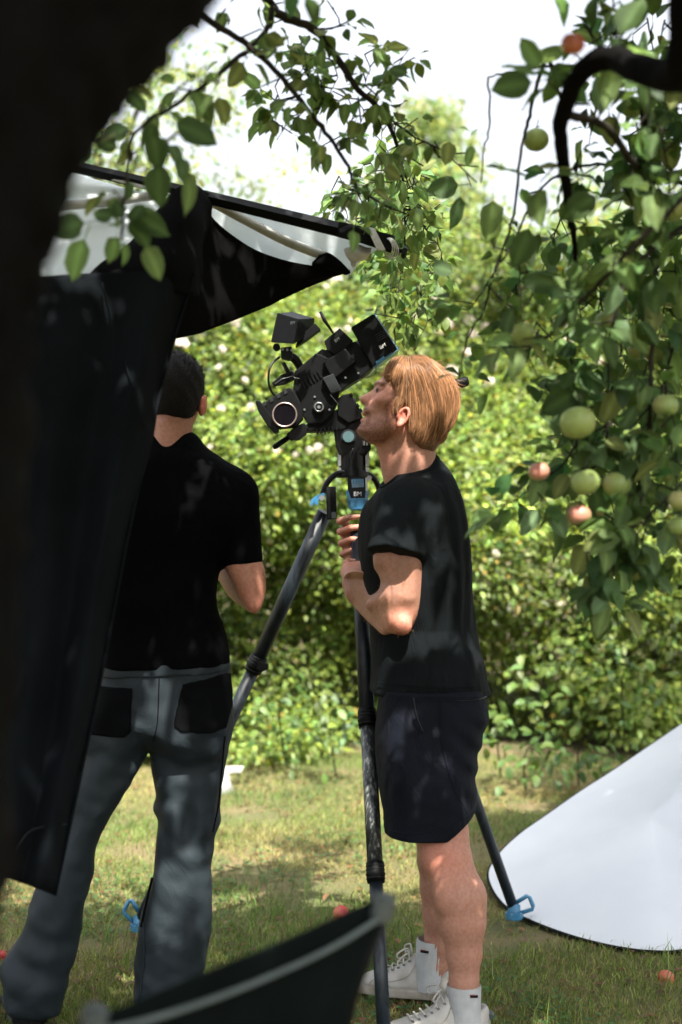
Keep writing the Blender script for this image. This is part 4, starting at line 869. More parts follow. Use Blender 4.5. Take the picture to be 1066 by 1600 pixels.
Fs.waves(.0055, 13, 21, (1.3, .6, .35)); Fs.waves(.0032, 34, 22, (1.2, .5, .35)); Fs.waves(.0014, 75, 23, (1.2, .6, .3))
# long back folds falling from the shoulder blade
zz = (Fs.Z-P(0, 900, 4)[2]); xx = Fs.X-P(700, 0, 4)[0]
Fs.F += (.0055*np.sin((xx+.35*zz*zz+.25*(Fs.Y-4))*150+6*zz)*np.exp(-((xx-.0)/.07)**2-((zz+.02)/.24)**2)).astype(np.float32)
zh = P(0, 1087, 3.9)[2]; Fs.cut(P(640, 1084, 3.95), (-.02, 0, -1))
# neck opening
Fs.cone(P(640, 700, HD), P(646, 742, HD), .066, .060, .008, sub=True); Fs.cone(P(600, 705, HD), P(612, 738, HD), .045, .040, .012, sub=True)
Fs.blur(1); sv, sf = Fs.mesh(); tsh = mesh_np('t_shirt', sv, sf, M['tee'], man)
Fn = Field(Fs.lo, Fs.lo+(np.array(Fs.F.shape)-1)*Fs.h, Fs.h); Fn.F = np.full(Fs.F.shape, .5, np.float32)
Fn.cone(P(640, 700, HD), P(646, 742, HD), .066, .060, .008); Fn.cone(P(600, 705, HD), P(612, 738, HD), .045, .040, .012)
def clip_same(A): return A[:Fs.F.shape[0], :Fs.F.shape[1], :Fs.F.shape[2]]
keepF = Fs.F; Fs.F = np.maximum(np.maximum(keepF-.0035, Fn.F-.017), -(keepF+.012)).astype(np.float32); cv_, cf_ = Fs.mesh(); mesh_np('collar', cv_, cf_, M['tee'], tsh); Fs.F = keepF
# ribbed collar band and sleeve hem line
def surf_ring(Fv, pts, off=.002, snap=True):
    k_ = KDTree(len(Fv)); [k_.insert(p, i) for i, p in enumerate(Fv)]; k_.balance(); out = []
    for p in pts: _, i, _d = k_.find(p); out.append(Fv[i])
    return np.array(out)
# shorts
lo, hi = bounds([P(570, 1055, 3.95), P(785, 1325, 3.95)], 0); lo[1], hi[1] = 3.66, 4.28
Fo = Field(lo, hi, .0048)
sh = [(600, 1050), (590, 1125), (588, 1160), (593, 1220), (600, 1270), (601, 1345), (660, 1350), (730, 1345), (741, 1270), (740, 1210), (746, 1170), (758, 1130), (762, 1112), (752, 1068), (740, 1030), (620, 1030)]
zt = [(P(0, 1340, 3.95)[2], .235), (P(0, 1200, 3.95)[2], .215), (P(0, 1085, 3.95)[2], .152)]
Fo.infl(sh, 3.95, zt, .085, 0, pw=3.2)
# gap between the two legs
Fo.ell(P(670, 1330, 3.955), (.16, .022, .20), .03, sub=True)
Fo.waves(.0045, 11, 31, (1, 1, .6)); Fo.waves(.0018, 30, 32, (1, 1, .5))
zz = Fo.Z-P(0, 1180, 3.95)[2]; xx = Fo.X-P(740, 0, 3.95)[0]
Fo.F += (.004*np.sin((xx*.9+zz*.9)*95)*np.exp(-(xx/.07)**2-(zz/.12)**2)).astype(np.float32)
Fo.cut(P(604, 1302, 3.85), (0, 0, -1)); Fo.cut(P(718, 1292, 3.8), (.75, 0, -1)); Fo.cut(P(640, 1076, 3.9), (0, 0, 1)); Fo.blur(1)
ov, of = Fo.mesh(); sho = mesh_np('shorts', ov, of, M['shorts'], man)
def on_front(Fv, pts, lift=.0015, side=-1):
    """drop px,py points onto the camera-side surface of a mesh (nearest vertex in x,z, smallest y)"""
    out = []
    for px, py, d in pts:
        p = P(px, py, d); w_ = (Fv[:, 0]-p[0])**2+(Fv[:, 2]-p[2])**2; c = np.flatnonzero(w_ < .0075**2)
        if len(c) == 0: c = [np.argmin(w_)]
        y = Fv[c, 1].min(); out.append((p[0], y-lift, p[2]))
    return np.array(out)
def crease(name, Fv, pts, r, m, parent):
    q = catmull(pts, 6); w_ = on_front(Fv, q, r*.35); w_[1:-1] = (w_[:-2]+2*w_[1:-1]+w_[2:])/4; return tube(name, w_, r, m, parent, 6)
crease('bottom_hem', sv, [(586, 1068, 3.85), (620, 1071, 3.8), (670, 1074, 3.8), (720, 1074, 3.82), (752, 1071, 3.88)], .0011, M['tee'], tsh)
crease('pocket_edge', ov, [(645, 1088, 3.82), (650, 1115, 3.82), (661, 1143, 3.8)], .0022, M['black'], man)
crease('pocket_seam', ov, [(640, 1090, 3.82), (644, 1118, 3.82), (655, 1146, 3.8)], .0010, M['shorts'], man)
crease('side_seam', ov, [(688, 1090, 3.8), (690, 1160, 3.78), (705, 1220, 3.78), (728, 1265, 3.8)], .0013, M['shorts'], man)
crease('hem_seam', ov, [(606, 1290, 3.84), (650, 1292, 3.8), (690, 1288, 3.79), (715, 1276, 3.79), (737, 1258, 3.83)], .0014, M['shorts'], man)
crease('back_pocket_edge', ov, [(712, 1092, 3.84), (735, 1090, 3.86), (757, 1084, 3.92)], .0013, M['black'], man)
# socks with ribs and a small dark and red label
def sock(pts, lab, d):
    q = catmull(np.array([[*P(x, y, dd), r*.93] for x, y, dd, r in pts]), 8); seg = 52
    v_, f_ = tube_np(q[:, :3], q[:, 3], seg, cap=False); k = np.tile(np.arange(seg), len(q)); c_ = np.repeat(q[:, :3], seg, 0)
    v_ = c_+(v_-c_)*(1+.04*np.where(k % 2 == 0, 1, -1))[:, None]
    s_ = mesh_np('sock', v_, f_, M['sock'], man)
    prism('sock_label', [(lab[0]-7, lab[1]-2), (lab[0]+6, lab[1]-2+lab[2]), (lab[0]+6, lab[1]+2+lab[2]), (lab[0]-7, lab[1]+2)], d, .002, M['black'], s_, .0)
    prism('sock_label', [(lab[0]-7, lab[1]-2.5), (lab[0]+1, lab[1]-2.5+lab[2]*.6), (lab[0]+1, lab[1]-1+lab[2]*.6), (lab[0]-7, lab[1]-1)], d-.0015, .001, M['navyring'], s_, .0)
sock([(725, 1538, 3.77, .0470), (725, 1548, 3.77, .0475), (726, 1575, 3.77, .0445), (727, 1600, 3.77, .045), (727, 1620, 3.77, .045)], (741, 1557, 0), 3.728)
sock([(676, 1468, 4.10, .0465), (675, 1478, 4.10, .047), (673, 1505, 4.10, .0455), (672, 1530, 4.10, .045), (672, 1545, 4.10, .045)], (664, 1486, 2), 4.056)
# trainers, built once along -x with the heel at 0 and copied
def trainer(parent, heel, direction):
    a = math.atan2(direction[1], direction[0])-math.pi; Rz = Matrix.Translation(Vector(heel)) @ Matrix.Rotation(a, 4, 'Z')
    L = .285
    F = Field((-L-.03, -.065, -.005), (.03, .065, .15), .0032)
    def prof(pts): return [((x/1.0), z) for x, z in pts]
    poly = np.array([(.004, .012), (.012, .045), (.006, .078), (-.012, .088), (-.035, .078), (-.060, .074), (-.085, .100), (-.100, .118), (-.112, .114), (-.130, .096), (-.165, .074), (-.205, .060), (-.250, .048), (-.278, .032), (-.284, .016), (-.27, .006), (-.1, .006)])
    S = F.poly2(poly, 5); xs_ = F.X; W = np.interp(F.X[:, 0, 0], [-.285, -.25, -.20, -.13, -.06, 0, .012], [.026, .042, .050, .044, .036, .034, .026])[:, None, None].astype(np.float32)
    W = W*np.interp(F.Z[0, 0], [0, .03, .07, .12], [1, 1, .82, .55])[None, None, :]
    q = (np.maximum(.030-S, 0)/.030)**2+np.abs(F.Y/W)**2.6
    F.F = ((np.sqrt(q)-1)*.030).astype(np.float32)
    F.ell((-.045, 0, .105), (.046, .030, .048), .006, sub=True)     # opening for the ankle
    F.waves(.0007, 60, 5); F.blur(1)
    u, uf = F.mesh(); F2 = Field((-L-.03, -.07, -.012), (.03, .07, .035), .003)
    W2 = W[:, :, :1]+.004; d2 = np.abs(F2.Y)-np.interp(F2.X[:, 0, 0], F.X[:, 0, 0], W2[:, 0, 0])[:, None, None]
    ends = np.maximum(F2.X-.010, -F2.X-L-.002); h_ = np.abs(F2.Z-.010)-.014; F2.F = np.maximum(np.maximum(d2, ends), h_).astype(np.float32)
    # round the toe and heel
    for cx_, r_2, sg in ((-.245, .044, -1), (-.028, .040, 1)):
        m_ = (F2.X-cx_)*sg > 0; F2.F = np.where(m_, np.maximum(np.sqrt((F2.X-cx_)**2+F2.Y**2)-r_2, h_), F2.F).astype(np.float32)
    F2.blur(2); b, bf = F2.mesh()
    def tr(x): x = np.asarray(x, float); m4 = np.array(Rz); return x@m4[:3, :3].T+m4[:3, 3]
    sh_ = mesh_np('shoe', tr(u), uf, M['shoe'], parent); mesh_np('sole', tr(b), bf, M['sole'], sh_)
    k_ = KDTree(len(u)); [k_.insert(p, i) for i, p in enumerate(u)]; k_.balance()
    def top(x, y):
        c = u[(np.abs(u[:, 0]-x) < .006) & (np.abs(u[:, 1]-y) < .006)]; return c[:, 2].max() if len(c) else .08
    for i in range(6):
        x = -.118-.017*i; w_ = .024
        tube('lace', tr([(x, -w_, top(x, -w_)-.001), (x-.006, -w_*.4, top(x, -w_*.4)+.004), (x-.008, w_*.4, top(x, w_*.4)+.004), (x-.001, w_, top(x, w_)-.001)]), .0026, M['lace'], sh_, 6, 4)
        for s in (-1, 1): ring('eyelet', tr([(x, s*(w_+.003), top(x, s*w_)-.001)])[0], tuple(np.array(Rz)[:3, :3]@np.array([.1, s*.5, .8])), .003, .0012, M['cap'], sh_, 10, 5)
    for s in (-1, 1):
        z0 = top(-.118, 0)+.006
        tube('lace', tr([(-.118, 0, z0), (-.128, s*.022, z0+.016), (-.150, s*.042, z0+.004), (-.146, s*.036, z0-.010), (-.124, s*.012, z0)]), .0024, M['lace'], sh_, 6, 5)
        tube('lace', tr([(-.118, 0, z0), (-.135, s*.024, z0-.004), (-.150, s*.045, z0-.022)]), .0022, M['lace'], sh_, 6, 5)
        sd = u[(u[:, 1]*s > 0)]
        def side(x, z):
            c = sd[(np.abs(sd[:, 0]-x) < .007) & (np.abs(sd[:, 2]-z) < .006)]; y = (c[:, 1]*s).max() if len(c) else .03; return (x, s*(y+.0002), z)
        for ln in ([(-.10, .092), (-.12, .06), (-.16, .045), (-.20, .040)], [(-.02, .075), (-.05, .055), (-.06, .03)], [(-.19, .058), (-.225, .040), (-.235, .026)]):
            tube('seam', tr([side(x, z) for x, z in catmull(ln, 4)]), .0011, M['sole'], sh_, 5)
    tube('heel_tab', tr([(.010, -.018, .055), (.014, 0, .058), (.010, .018, .055)]), [.008, .010, .008], M['cap'], sh_, 8, 4)
trainer(man, (.385, 3.79, .004), (-.285, -.045)); trainer(man, (.318, 4.09, .004), (-.27, .085))

# ------------------------------------------------ the dark-haired man (seen from behind)
guy = thing('person', (-.5, 3.9, 0), 'dark-haired man in black polo shirt and grey work trousers with his back turned', 'person')
D1 = 3.9; parts = []
lo, hi = bounds([P(200, 560, D1), P(335, 760, D1)], .01); lo[1], hi[1] = 3.77, 4.06
Fh = Field(lo, hi, .0032)
Fh.ell(P(272, 606, 3.92), (.074, .096, .098), .02); Fh.ell(P(273, 640, 3.95), (.062, .075, .075), .03); Fh.cone(P(268, 640, 3.90), P(262, 720, 3.90), .058, .070, .02)
for s in (-1, 1):
    c = P(272+s*43, 634, 3.91); Fh.ell(c, (.010, .018, .030), .004); Fh.ell(c+np.array([s*.008, .006, .006]), (.006, .016, .024), .004); Fh.cone(c+np.array([s*.010, .008, .026]), c+np.array([s*.008, .012, -.02]), .005, .004, .004)
Fh.cone(P(262, 665, 3.86), P(262, 700, 3.85), .030, .034, .02); Fh.blur(1); parts.append(Fh.mesh())
RE = P(391, 932, 3.87); RW = P(352, 893, 4.10)
lo, hi = bounds([P(330, 800, 3.8), P(425, 970, 4.35)], .02); lo[1], hi[1] = 3.77, 4.33
Fa = Field(lo, hi, .0036)
Fa.infl([(356, 866), (380, 860), (402, 866), (412, 884), (415, 900), (415, 928), (408, 948), (398, 958), (386, 951), (374, 932), (362, 908), (352, 888)], 3.88, .050, .046, 0, sm=5)
Fa.infl([(331, 886), (339, 877), (352, 880), (374, 900), (398, 925), (402, 950), (397, 957), (380, 950), (360, 938), (345, 922), (336, 905)], 3.98, .040, .034, .006, sm=5, yc=lambda X, Z: 3.93+.17*np.clip((P(400, 0, 3.98)[0]-X)/.12, 0, 1));
Fa.ell(P(398, 944, 3.855), (.016, .018, .020), .02); Fa.cone(RW, P(330, 890, 4.20), .027, .030, .015)
for i in range(4): k0 = P(326, 880+i*11, 4.22); fingers(Fa, k0, k0+np.array([-.03, .02, .004]), k0+np.array([-.05, .03, -.01]), k0+np.array([-.06, .03, -.025]), .0085)
Fa.cone(P(338, 880, 4.17), P(322, 868, 4.20), .012, .010, .01); Fa.blur(1); parts.append(Fa.mesh())
v, f = join_vf(parts); cols = skin_cols(v, [(P(316, 634, 3.9), (.02, .04, .04), (.60, .17, .12), .8), (P(392, 940, 3.85), (.04, .04, .04), (.56, .20, .14), .5)], base=(.46, .23, .16))
mesh_np('body', v, f, M['skin'], guy, True, cols)
lo, hi = bounds([P(210, 540, D1), P(335, 670, D1)], .01); lo[1], hi[1] = 3.77, 4.06
Fr = Field(lo, hi, .0036)
Fr.ell(P(272, 600, 3.915), (.084, .103, .092), .02); Fr.ell(P(270, 630, 3.885), (.066, .062, .060), .03); Fr.ell(P(318, 642, 3.93), (.016, .03, .030), .008, sub=True); Fr.ell(P(227, 642, 3.93), (.016, .03, .030), .008, sub=True)
Fr.cut(P(270, 652, 3.9), (0, .25, -1), 0); Fr.waves(.0014, 60, 8)
gv, gf = Fr.mesh(); mesh_np('hair', gv, gf, M['blackhair'], guy)
gi = rng.integers(0, len(gv), 3800); gn = gv[gi]-P(272, 612, 3.92); gn /= np.linalg.norm(gn, axis=1)[:, None]; gd = gn*.6+rng.normal(0, .35, gn.shape)+np.array([0, 0, -.15]); gd /= np.linalg.norm(gd, axis=1)[:, None]
tp = np.clip((gv[gi][:, 2]-P(0, 600, 3.9)[2])/.05, 0, 1)
o = hairs('short_hair', gv[gi], gd, .004+.012*tp*rng.random(len(gi)), .0005, M['blackhair'], guy, 2); tag(o, kind='stuff')
# polo shirt
lo, hi = bounds([P(95, 655, D1), P(425, 1075, D1)], 0); lo[1], hi[1] = 3.72, 4.10
Fs = Field(lo, hi, .0052)
tor = [(228, 672), (262, 666), (302, 676), (322, 698), (352, 718), (380, 742), (392, 780), (380, 830), (352, 868), (341, 905), (341, 945), (350, 972), (357, 1000), (360, 1035), (360, 1090), (165, 1090), (160, 1040), (158, 960), (156, 900), (148, 860), (130, 800), (136, 752), (165, 722), (205, 700)]
Fs.infl(tor, D1, [(P(0, 1090, 3.9)[2], .125), (P(0, 960, 3.9)[2], .115), (P(0, 800, 3.9)[2], .135), (P(0, 720, 3.9)[2], .105), (P(0, 670, 3.9)[2], .07)], .085, 0, pw=2.3)
H_ = P(378, 884, 3.885); Fs.ell(P(366, 768, 3.9), (.058, .062, .06), .03); Fs.cone(P(370, 775, 3.9), H_, .060, .0595, .02, flat=H_-P(366, 790, 3.9)); Fs.cone(P(155, 775, 3.9), P(140, 880, 3.885), .060, .058, .02)
Fs.waves(.0045, 12, 41, (.6, 1, 1)); Fs.waves(.0018, 32, 42, (.5, 1, 1)); Fs.cut(P(250, 1047, 3.8), (.03, 0, -1)); Fs.cone(P(266, 640, 3.915), P(264, 686, 3.915), .056, .056, .008, sub=True); Fs.blur(1)
sv, sf = Fs.mesh(); mesh_np('polo_shirt', sv, sf, M['polo'], guy)
cp = [(P(266, 692-12*math.cos(a)*.6+4, 3.915)+np.array([.066*math.sin(a), -.066*math.cos(a), 0])) for a in np.linspace(0, 2*math.pi, 14, endpoint=False)]
cc = catmull(cp, 4, True); cc = np.vstack([cc, cc[:1]]); n_ = len(cc); up_ = cc.copy(); up_[:, 2] += .020; up_[:, :2] = P(266, 0, 3.915)[:2]+(cc[:, :2]-P(266, 0, 3.915)[:2])*.93
dn = cc.copy(); dn[:, 2] -= .026; dn[:, :2] = P(266, 0, 3.915)[:2]+(cc[:, :2]-P(266, 0, 3.915)[:2])*1.16
rows = [up_*1+(cc-up_)*0, up_+np.array([0, 0, .004])+(dn-up_)*.08, cc+(dn-cc)*.2+(cc-np.append(P(266, 0, 3.915)[:2], 0)*np.array([1, 1, 0])*1-0*cc)*0, dn]
rows[2] = cc.copy(); rows[2][:, :2] = P(266, 0, 3.915)[:2]+(cc[:, :2]-P(266, 0, 3.915)[:2])*1.05
vv = np.concatenate(rows); ff = np.array([[i*n_+j, i*n_+j+1, (i+1)*n_+j+1, (i+1)*n_+j] for i in range(3) for j in range(n_-1)])
o = mesh_np('collar', vv, ff, M['polo'], guy); md = o.modifiers.new('s', 'SOLIDIFY'); md.thickness = .004
# trousers
lo, hi = bounds([P(-15, 1035, D1), P(385, 1610, D1)], 0); lo[1], hi[1] = 3.66, 4.10
Ft = Field(lo, hi, .0052)
Ft.infl([(162, 960), (158, 1040), (150, 1085), (140, 1120), (135, 1175), (190, 1195), (232, 1170), (290, 1195), (345, 1185), (362, 1135), (363, 1085), (358, 1040), (356, 960)], D1, .115, .085, 0)
Ft.infl([(145, 1100), (128, 1180), (106, 1260), (84, 1330), (62, 1380), (44, 1420), (36, 1455), (14, 1480), (4, 1510), (8, 1550), (22, 1580), (92, 1584), (104, 1545), (120, 1490), (132, 1430), (144, 1370), (158, 1310), (192, 1240), (226, 1180), (236, 1140), (200, 1080)], 3.87, .088, .07, .012, yc=lambda X, Z: 3.84+.07*np.clip(Z, 0, 1))
Ft.infl([(240, 1080), (238, 1150), (241, 1200), (244, 1260), (246, 1330), (238, 1375), (226, 1425), (216, 1480), (212, 1530), (218, 1572), (305, 1576), (314, 1520), (326, 1465), (330, 1420), (332, 1340), (342, 1270), (350, 1200), (360, 1140), (358, 1100), (300, 1080)], 3.93, .088, .065, .012)
Ft.waves(.0055, 10, 51, (1, 1, .9)); Ft.waves(.0040, 24, 52, (.9, 1, 1)); Ft.waves(.0022, 52, 53, (.7, 1, 1))
# diagonal drag folds on the left leg, knee folds, gathered cuff
X0, Z0 = Ft.X-P(170, 0, D1)[0], Ft.Z-P(0, 1230, D1)[2]
Ft.F += (.0055*np.sin((X0*.75-Z0*.65)*-70+1.5)*np.exp(-(X0/.10)**2-(Z0/.22)**2)).astype(np.float32)
X1, Z1 = Ft.X-P(290, 0, D1)[0], Ft.Z-P(0, 1290, D1)[2]
Ft.F += (.0055*np.sin(Z1*46+X1*38+2.2*np.sin(X1*26-Z1*19))*np.exp(-(X1/.11)**2-(Z1/.12)**2)).astype(np.float32)
Z2 = Ft.Z-P(0, 1500, D1)[2]; Ft.F += (.006*np.sin(Z2*60+Ft.X*22)*np.exp(-((Ft.X-P(60, 0, D1)[0])/.14)**2-(Z2/.10)**2)).astype(np.float32)
Ft.cut(P(250, 1040, 3.8), (0, 0, 1)); Ft.blur(1)
tv_, tf_ = Ft.mesh(); tro = mesh_np('trousers', tv_, tf_, M['trouser'], guy)
def patch_part(name, px, m, lift=.003):
    F = Field(lo, hi, .0052); S = F.poly2(np.array([[P(a, b, 3.8)[0], P(a, b, 3.8)[2]] for a, b in px]), 0)
    F.F = np.maximum(np.maximum(Ft.F-lift, -S), F.Y-3.9).astype(np.float32); F.F = np.maximum(F.F, -(Ft.F+.006)).astype(np.float32); v_, f_ = F.mesh(); return mesh_np(name, v_, f_, m, tro)
patch_part('back_pocket', [(142, 1072), (208, 1074), (207, 1142), (196, 1152), (136, 1150)], M['pocket'])
patch_part('back_pocket', [(286, 1068), (350, 1054), (363, 1062), (362, 1100), (352, 1142), (330, 1147), (285, 1143), (272, 1134), (276, 1110)], M['pocket'])
patch_part('waistband', [(148, 1036), (366, 1034), (366, 1052), (148, 1062)], M['trouser'], .004)
crease('centre_seam', tv_, [(250, 1056, 3.8), (249, 1090, 3.8), (247, 1130, 3.8), (240, 1158, 3.8)], .0016, M['pocket'], tro)
crease('side_piping', tv_, [(352, 1150, 3.85), (345, 1210, 3.85), (340, 1260, 3.86), (333, 1300, 3.87)], .0022, M['pocket'], tro)
crease('side_piping', tv_, [(238, 1372, 3.86), (228, 1410, 3.86), (220, 1450, 3.86)], .004, M['pocket'], tro)
crease('inner_seam', tv_, [(222, 1440, 3.86), (226, 1490, 3.86), (219, 1560, 3.88)], .0016, M['trouser'], tro)
# dark work boots under the cuffs
for (hx, hy, dx, dy) in ((-.84, 3.84, -.10, .27), (-.45, 3.87, .03, .28)):
    L = math.hypot(dx, dy); ux, uy = dx/L, dy/L
    F = Field((min(hx, hx+dx)-.08, hy-.07, -.01), (max(hx, hx+dx)+.08, hy+.36, .13), .005)
    A = np.array([hx, hy, .045]); B = np.array([hx+dx*.85, hy+dy*.85, .034])
    F.cone(A, B, .046, .042, .02, sc=(1, 1, 1.05)); F.cone(A, A+np.array([0, .02, .09]), .044, .046, .02); F.cut((0, 0, .004), (0, 0, -1)); v_, f_ = F.mesh()
    b_ = mesh_np('boot', v_, f_, M['rim'], guy)
    F = Field((min(hx, hx+dx)-.08, hy-.07, -.01), (max(hx, hx+dx)+.08, hy+.36, .04), .005); F.cone((hx, hy, .012), (hx+dx*.85, hy+dy*.85, .012), .053, .050, .0); F.cut((0, 0, .022), (0, 0, 1)); F.cut((0, 0, .0), (0, 0, -1)); v_, f_ = F.mesh(); mesh_np('sole', v_, f_, M['grey'], b_)

# ============================================================ TRIPOD, CINEMA CAMERA
AP = np.array([.035, 4.40, 1.44])
tri = thing('tripod', (.035, 4.40, 0), 'black carbon video tripod with pale blue leg locks and tilted fluid head', 'tripod')
def along(a, b, t): return a+(b-a)*t
def leg(top, foot, ts, rads, mats, parent_name='leg', clampm='black'):
    a, b = np.array(top), np.array(foot); ax = (b-a)/np.linalg.norm(b-a)
    L = tube('leg', [along(a, b, ts[0]), along(a, b, ts[1])], rads[0], M[mats[0]], tri, 20)
    for i in range(1, len(rads)):
        tube('leg_section', [along(a, b, ts[i]), along(a, b, ts[i+1])], rads[i], M[mats[i]], L, 20)
        c = along(a, b, ts[i]); r = rads[i-1]
        tube('clamp', [c-ax*.034, c-ax*.031, c-ax*.005, c, c+ax*.003, c+ax*.022], [r*1.06, r*1.17, r*1.17, r*1.28, r*1.2, r*1.12], M['matt'], L, 20)
        for o_ in (-.022, -.012, .012): ring('clamp_ring', c+ax*o_, tuple(ax), r*1.18, .0012, M['grey'], L, 24, 5)
    return L, a, b, ax
# front leg: visible joints at px y 1080 and 1390
ft = (.112, 3.655, .03)
L1, a, b, ax = leg((.050, 4.33, 1.345), ft, [0, .41, .705, 1.0], [.0225, .0215, .0185], ['carbon', 'carbonw', 'carbon'])
L2, a2, b2, ax2 = leg((-.050, 4.42, 1.40), (-.668, 4.71, .045), [0, .36, .80, 1], [.0235, .0205, .018], ['carbon', 'carbon', 'carbon'])
prism('clamp_knob', [(403, 1032), (419, 1036), (420, 1044), (409, 1050), (401, 1044)], 4.50, .03, M['black'], L2)
L3, a3, b3, ax3 = leg((.11, 4.45, 1.38), (.588, 4.85, .05), [0, .36, .54, 1], [.0225, .0215, .018], ['carbon', 'carbon', 'carbon'])
def foot(c, tilt, nm='foot', sx=1, big=True):
    c = np.array(c); f_ = disc('foot', c+np.array([0, 0, -.018]), (0, 0, 1), .030, .026, M['blue'], tri, 20, .004)
    disc('foot_joint', c+np.array([0, 0, .004]), (0, .3, 1), .021, .03, M['blue'], f_, 16, .003)
    for k in range(5): disc('foot_screw', c+np.array([.026*math.cos(k*1.26-2), .026*math.sin(k*1.26-2), -.012]), (math.cos(k*1.26-2), math.sin(k*1.26-2), .2), .005, .006, M['steel'], f_, 8, 0)
    u = np.array(tilt[0]); w2 = np.array(tilt[1]); o_ = c+u*.018
    q = [o_-w2*.020, o_+u*.052-w2*.026, o_+u*.060-w2*.016, o_+u*.060+w2*.016, o_+u*.052+w2*.026, o_+w2*.020]
    tube('foot_loop', q, .0072, M['blue'], f_, 8)
foot((.590, 4.845, .045), ((.75, 0, .35), (-.35, .1, .85)))
foot((-.668, 4.71, .045), ((-.55, .1, .65), (.45, .1, .8)))
foot((.114, 3.645, .04), ((.6, -.3, .35), (.2, .4, .7)))
# spider, arms and leg locks
disc('spider', P(551, 741, 4.40), (0, 0, 1), .052, .022, M['black'], tri, 32, .004)
def arc_arm(pts, d0, d1, wd):
    n = len(pts); parts = []
    q = catmull(np.array([[*P(x, y, d0+(d1-d0)*i/(n-1))] for i, (x, y) in enumerate(pts)]), 5)
    return q
qa = arc_arm([(540, 738), (526, 741), (514, 751), (507, 764), (502, 782)], 4.38, 4.40, 0)
for dy in (-.016, .016): tube('spider_arm', qa+np.array([0, dy, 0]), [.009]*len(qa), M['black'], tri, 8)
for i in (4, 8, 12, 16): tube('arm_rib', [qa[i]+np.array([0, -.016, 0]), qa[i]+np.array([0, .016, 0])], .006, M['black'], tri, 8)
qb = arc_arm([(566, 738), (577, 742), (586, 750), (592, 763), (596, 782)], 4.40, 4.44, 0)
for dy in (-.014, .014): tube('spider_arm', qb+np.array([0, dy, 0]), [.009]*len(qb), M['black'], tri, 8)
disc('arm_bolt', P(577, 747, 4.38), (0, -1, 0), .008, .012, M['steel'], tri, 14)
disc('arm_bolt', P(503, 778, 4.37), (0, -1, 0), .009, .014, M['steel'], tri, 14)
lk = prism('leg_lock', [(543, 746), (572, 745), (573, 784), (544, 785)], 4.33, .045, M['black'], tri, .004)
hexa('lock_lever', [(541, 779, 4.285), (576, 778, 4.285), (574, 797, 4.285), (546, 798, 4.285), (543, 779, 4.345), (574, 778, 4.345), (573, 794, 4.345), (547, 795, 4.345)], M['blue'], lk, .004)
prism('lock_plate', [(540, 768), (544, 765), (549, 781), (545, 784)], 4.285, .02, M['blue'], lk, .001); prism('lock_plate', [(572, 766), (577, 768), (575, 783), (570, 781)], 4.285, .02, M['rimblue'], lk, .001)
prism('lock_window', [(549, 749), (568, 748), (569, 761), (550, 762)], 4.303, .004, M['rimblue'], lk, .0005)
for i in range(4): prism('lock_tooth', [(551.5+i*4.4, 748), (553.5+i*4.4, 748), (553.5+i*4.4, 755), (551.5+i*4.4, 755)], 4.300, .003, M['blue'], lk, 0)
yy_ = float(P(559, 773, 4.305)[1]); text('lock_print', 'BM', P(559, 772, 4.302)-np.array([0, .0005, 0]), .019, M['white'], lk); text('lock_print', 'Broadcast', P(559, 779, 4.302)-np.array([0, .0005, 0]), .0045, M['white'], lk)
prism('side_strip', [(571, 747), (574, 747), (575, 781), (572, 781)], 4.306, .006, M['steel'], lk, .0005)
lb = prism('spreader_lever', [(509.5, 761), (525, 760), (526.5, 811), (511, 812)], 4.36, .030, M['matt'], tri, .002)
prism('lever_face', [(511, 763), (516, 763), (517, 810), (512, 810)], 4.343, .003, M['grey'], lb, .0004); prism('lever_tip', [(518, 800), (525.5, 800), (525.5, 810), (518.5, 810)], 4.343, .003, M['cap'], lb, .0004)
l2 = prism('latch', [(484, 789), (487, 780), (497, 773), (507, 770), (509, 776), (499, 780), (491, 785), (489, 790)], 4.38, .03, M['blue'], L2, .002)
prism('latch_lever', [(492, 781), (499, 779), (497, 789), (491, 788)], 4.362, .02, M['blue'], l2, .001)
# bowl and fluid head
disc('bowl', P(551, 722, 4.40), (0, 0, 1), .042, .072, M['black'], tri, 32, .003)
for x in (530.5, 574): prism('bowl_strip', [(x-3.2, 704), (x+3.2, 703), (x+3.0, 728), (x-2.4, 730)], 4.385, .022, M['steel'], tri, .002); prism('bowl_strip', [(x-2.6, 731), (x+2.8, 731), (x+2.8, 738), (x-2.0, 738)], 4.385, .022, M['steel'], tri, .001)
prism('head_body', [(521, 668), (530, 655), (566, 655), (577, 672), (580, 702), (572, 712), (530, 712), (525, 700)], 4.40, .075, M['black'], tri, .006)
disc('tilt_knob', P(544.5, 682.5, 4.355), (0, -1, 0), .0225, .022, M['grey'], tri, 28, .003); disc('knob_face', P(544.5, 682.5, 4.343), (0, -1, 0), .0175, .004, M['teal'], tri, 28, .001)
tube('drag_ring', [P(540, 663, 4.37), P(556, 660, 4.365), P(566, 664, 4.37)], .0045, M['grey'], tri, 8, 4)
for i in range(5): prism('head_screw', [(566+i*2.2, 688+i), (568+i*2.2, 688+i), (568+i*2.2, 696), (566+i*2.2, 696)], 4.36, .006, M['steel'] if i % 2 else M['grey'], tri, .0003)
tube('cable', [P(552, 700, 4.35), P(548, 712, 4.345), P(556, 722, 4.35), P(562, 735, 4.35)], .0018, M['black'], tri, 6, 5)
pb = tube('pan_bar', [P(566, 660, 4.44), P(640, 628, 4.47), P(702, 603, 4.50)], .0085, M['black'], tri, 12)
tube('handle', [P(699, 604, 4.50), P(702, 603, 4.50), P(728, 596, 4.51), P(732, 595, 4.51)], [.012, .0165, .0165, .012], M['matt'], pb, 16)

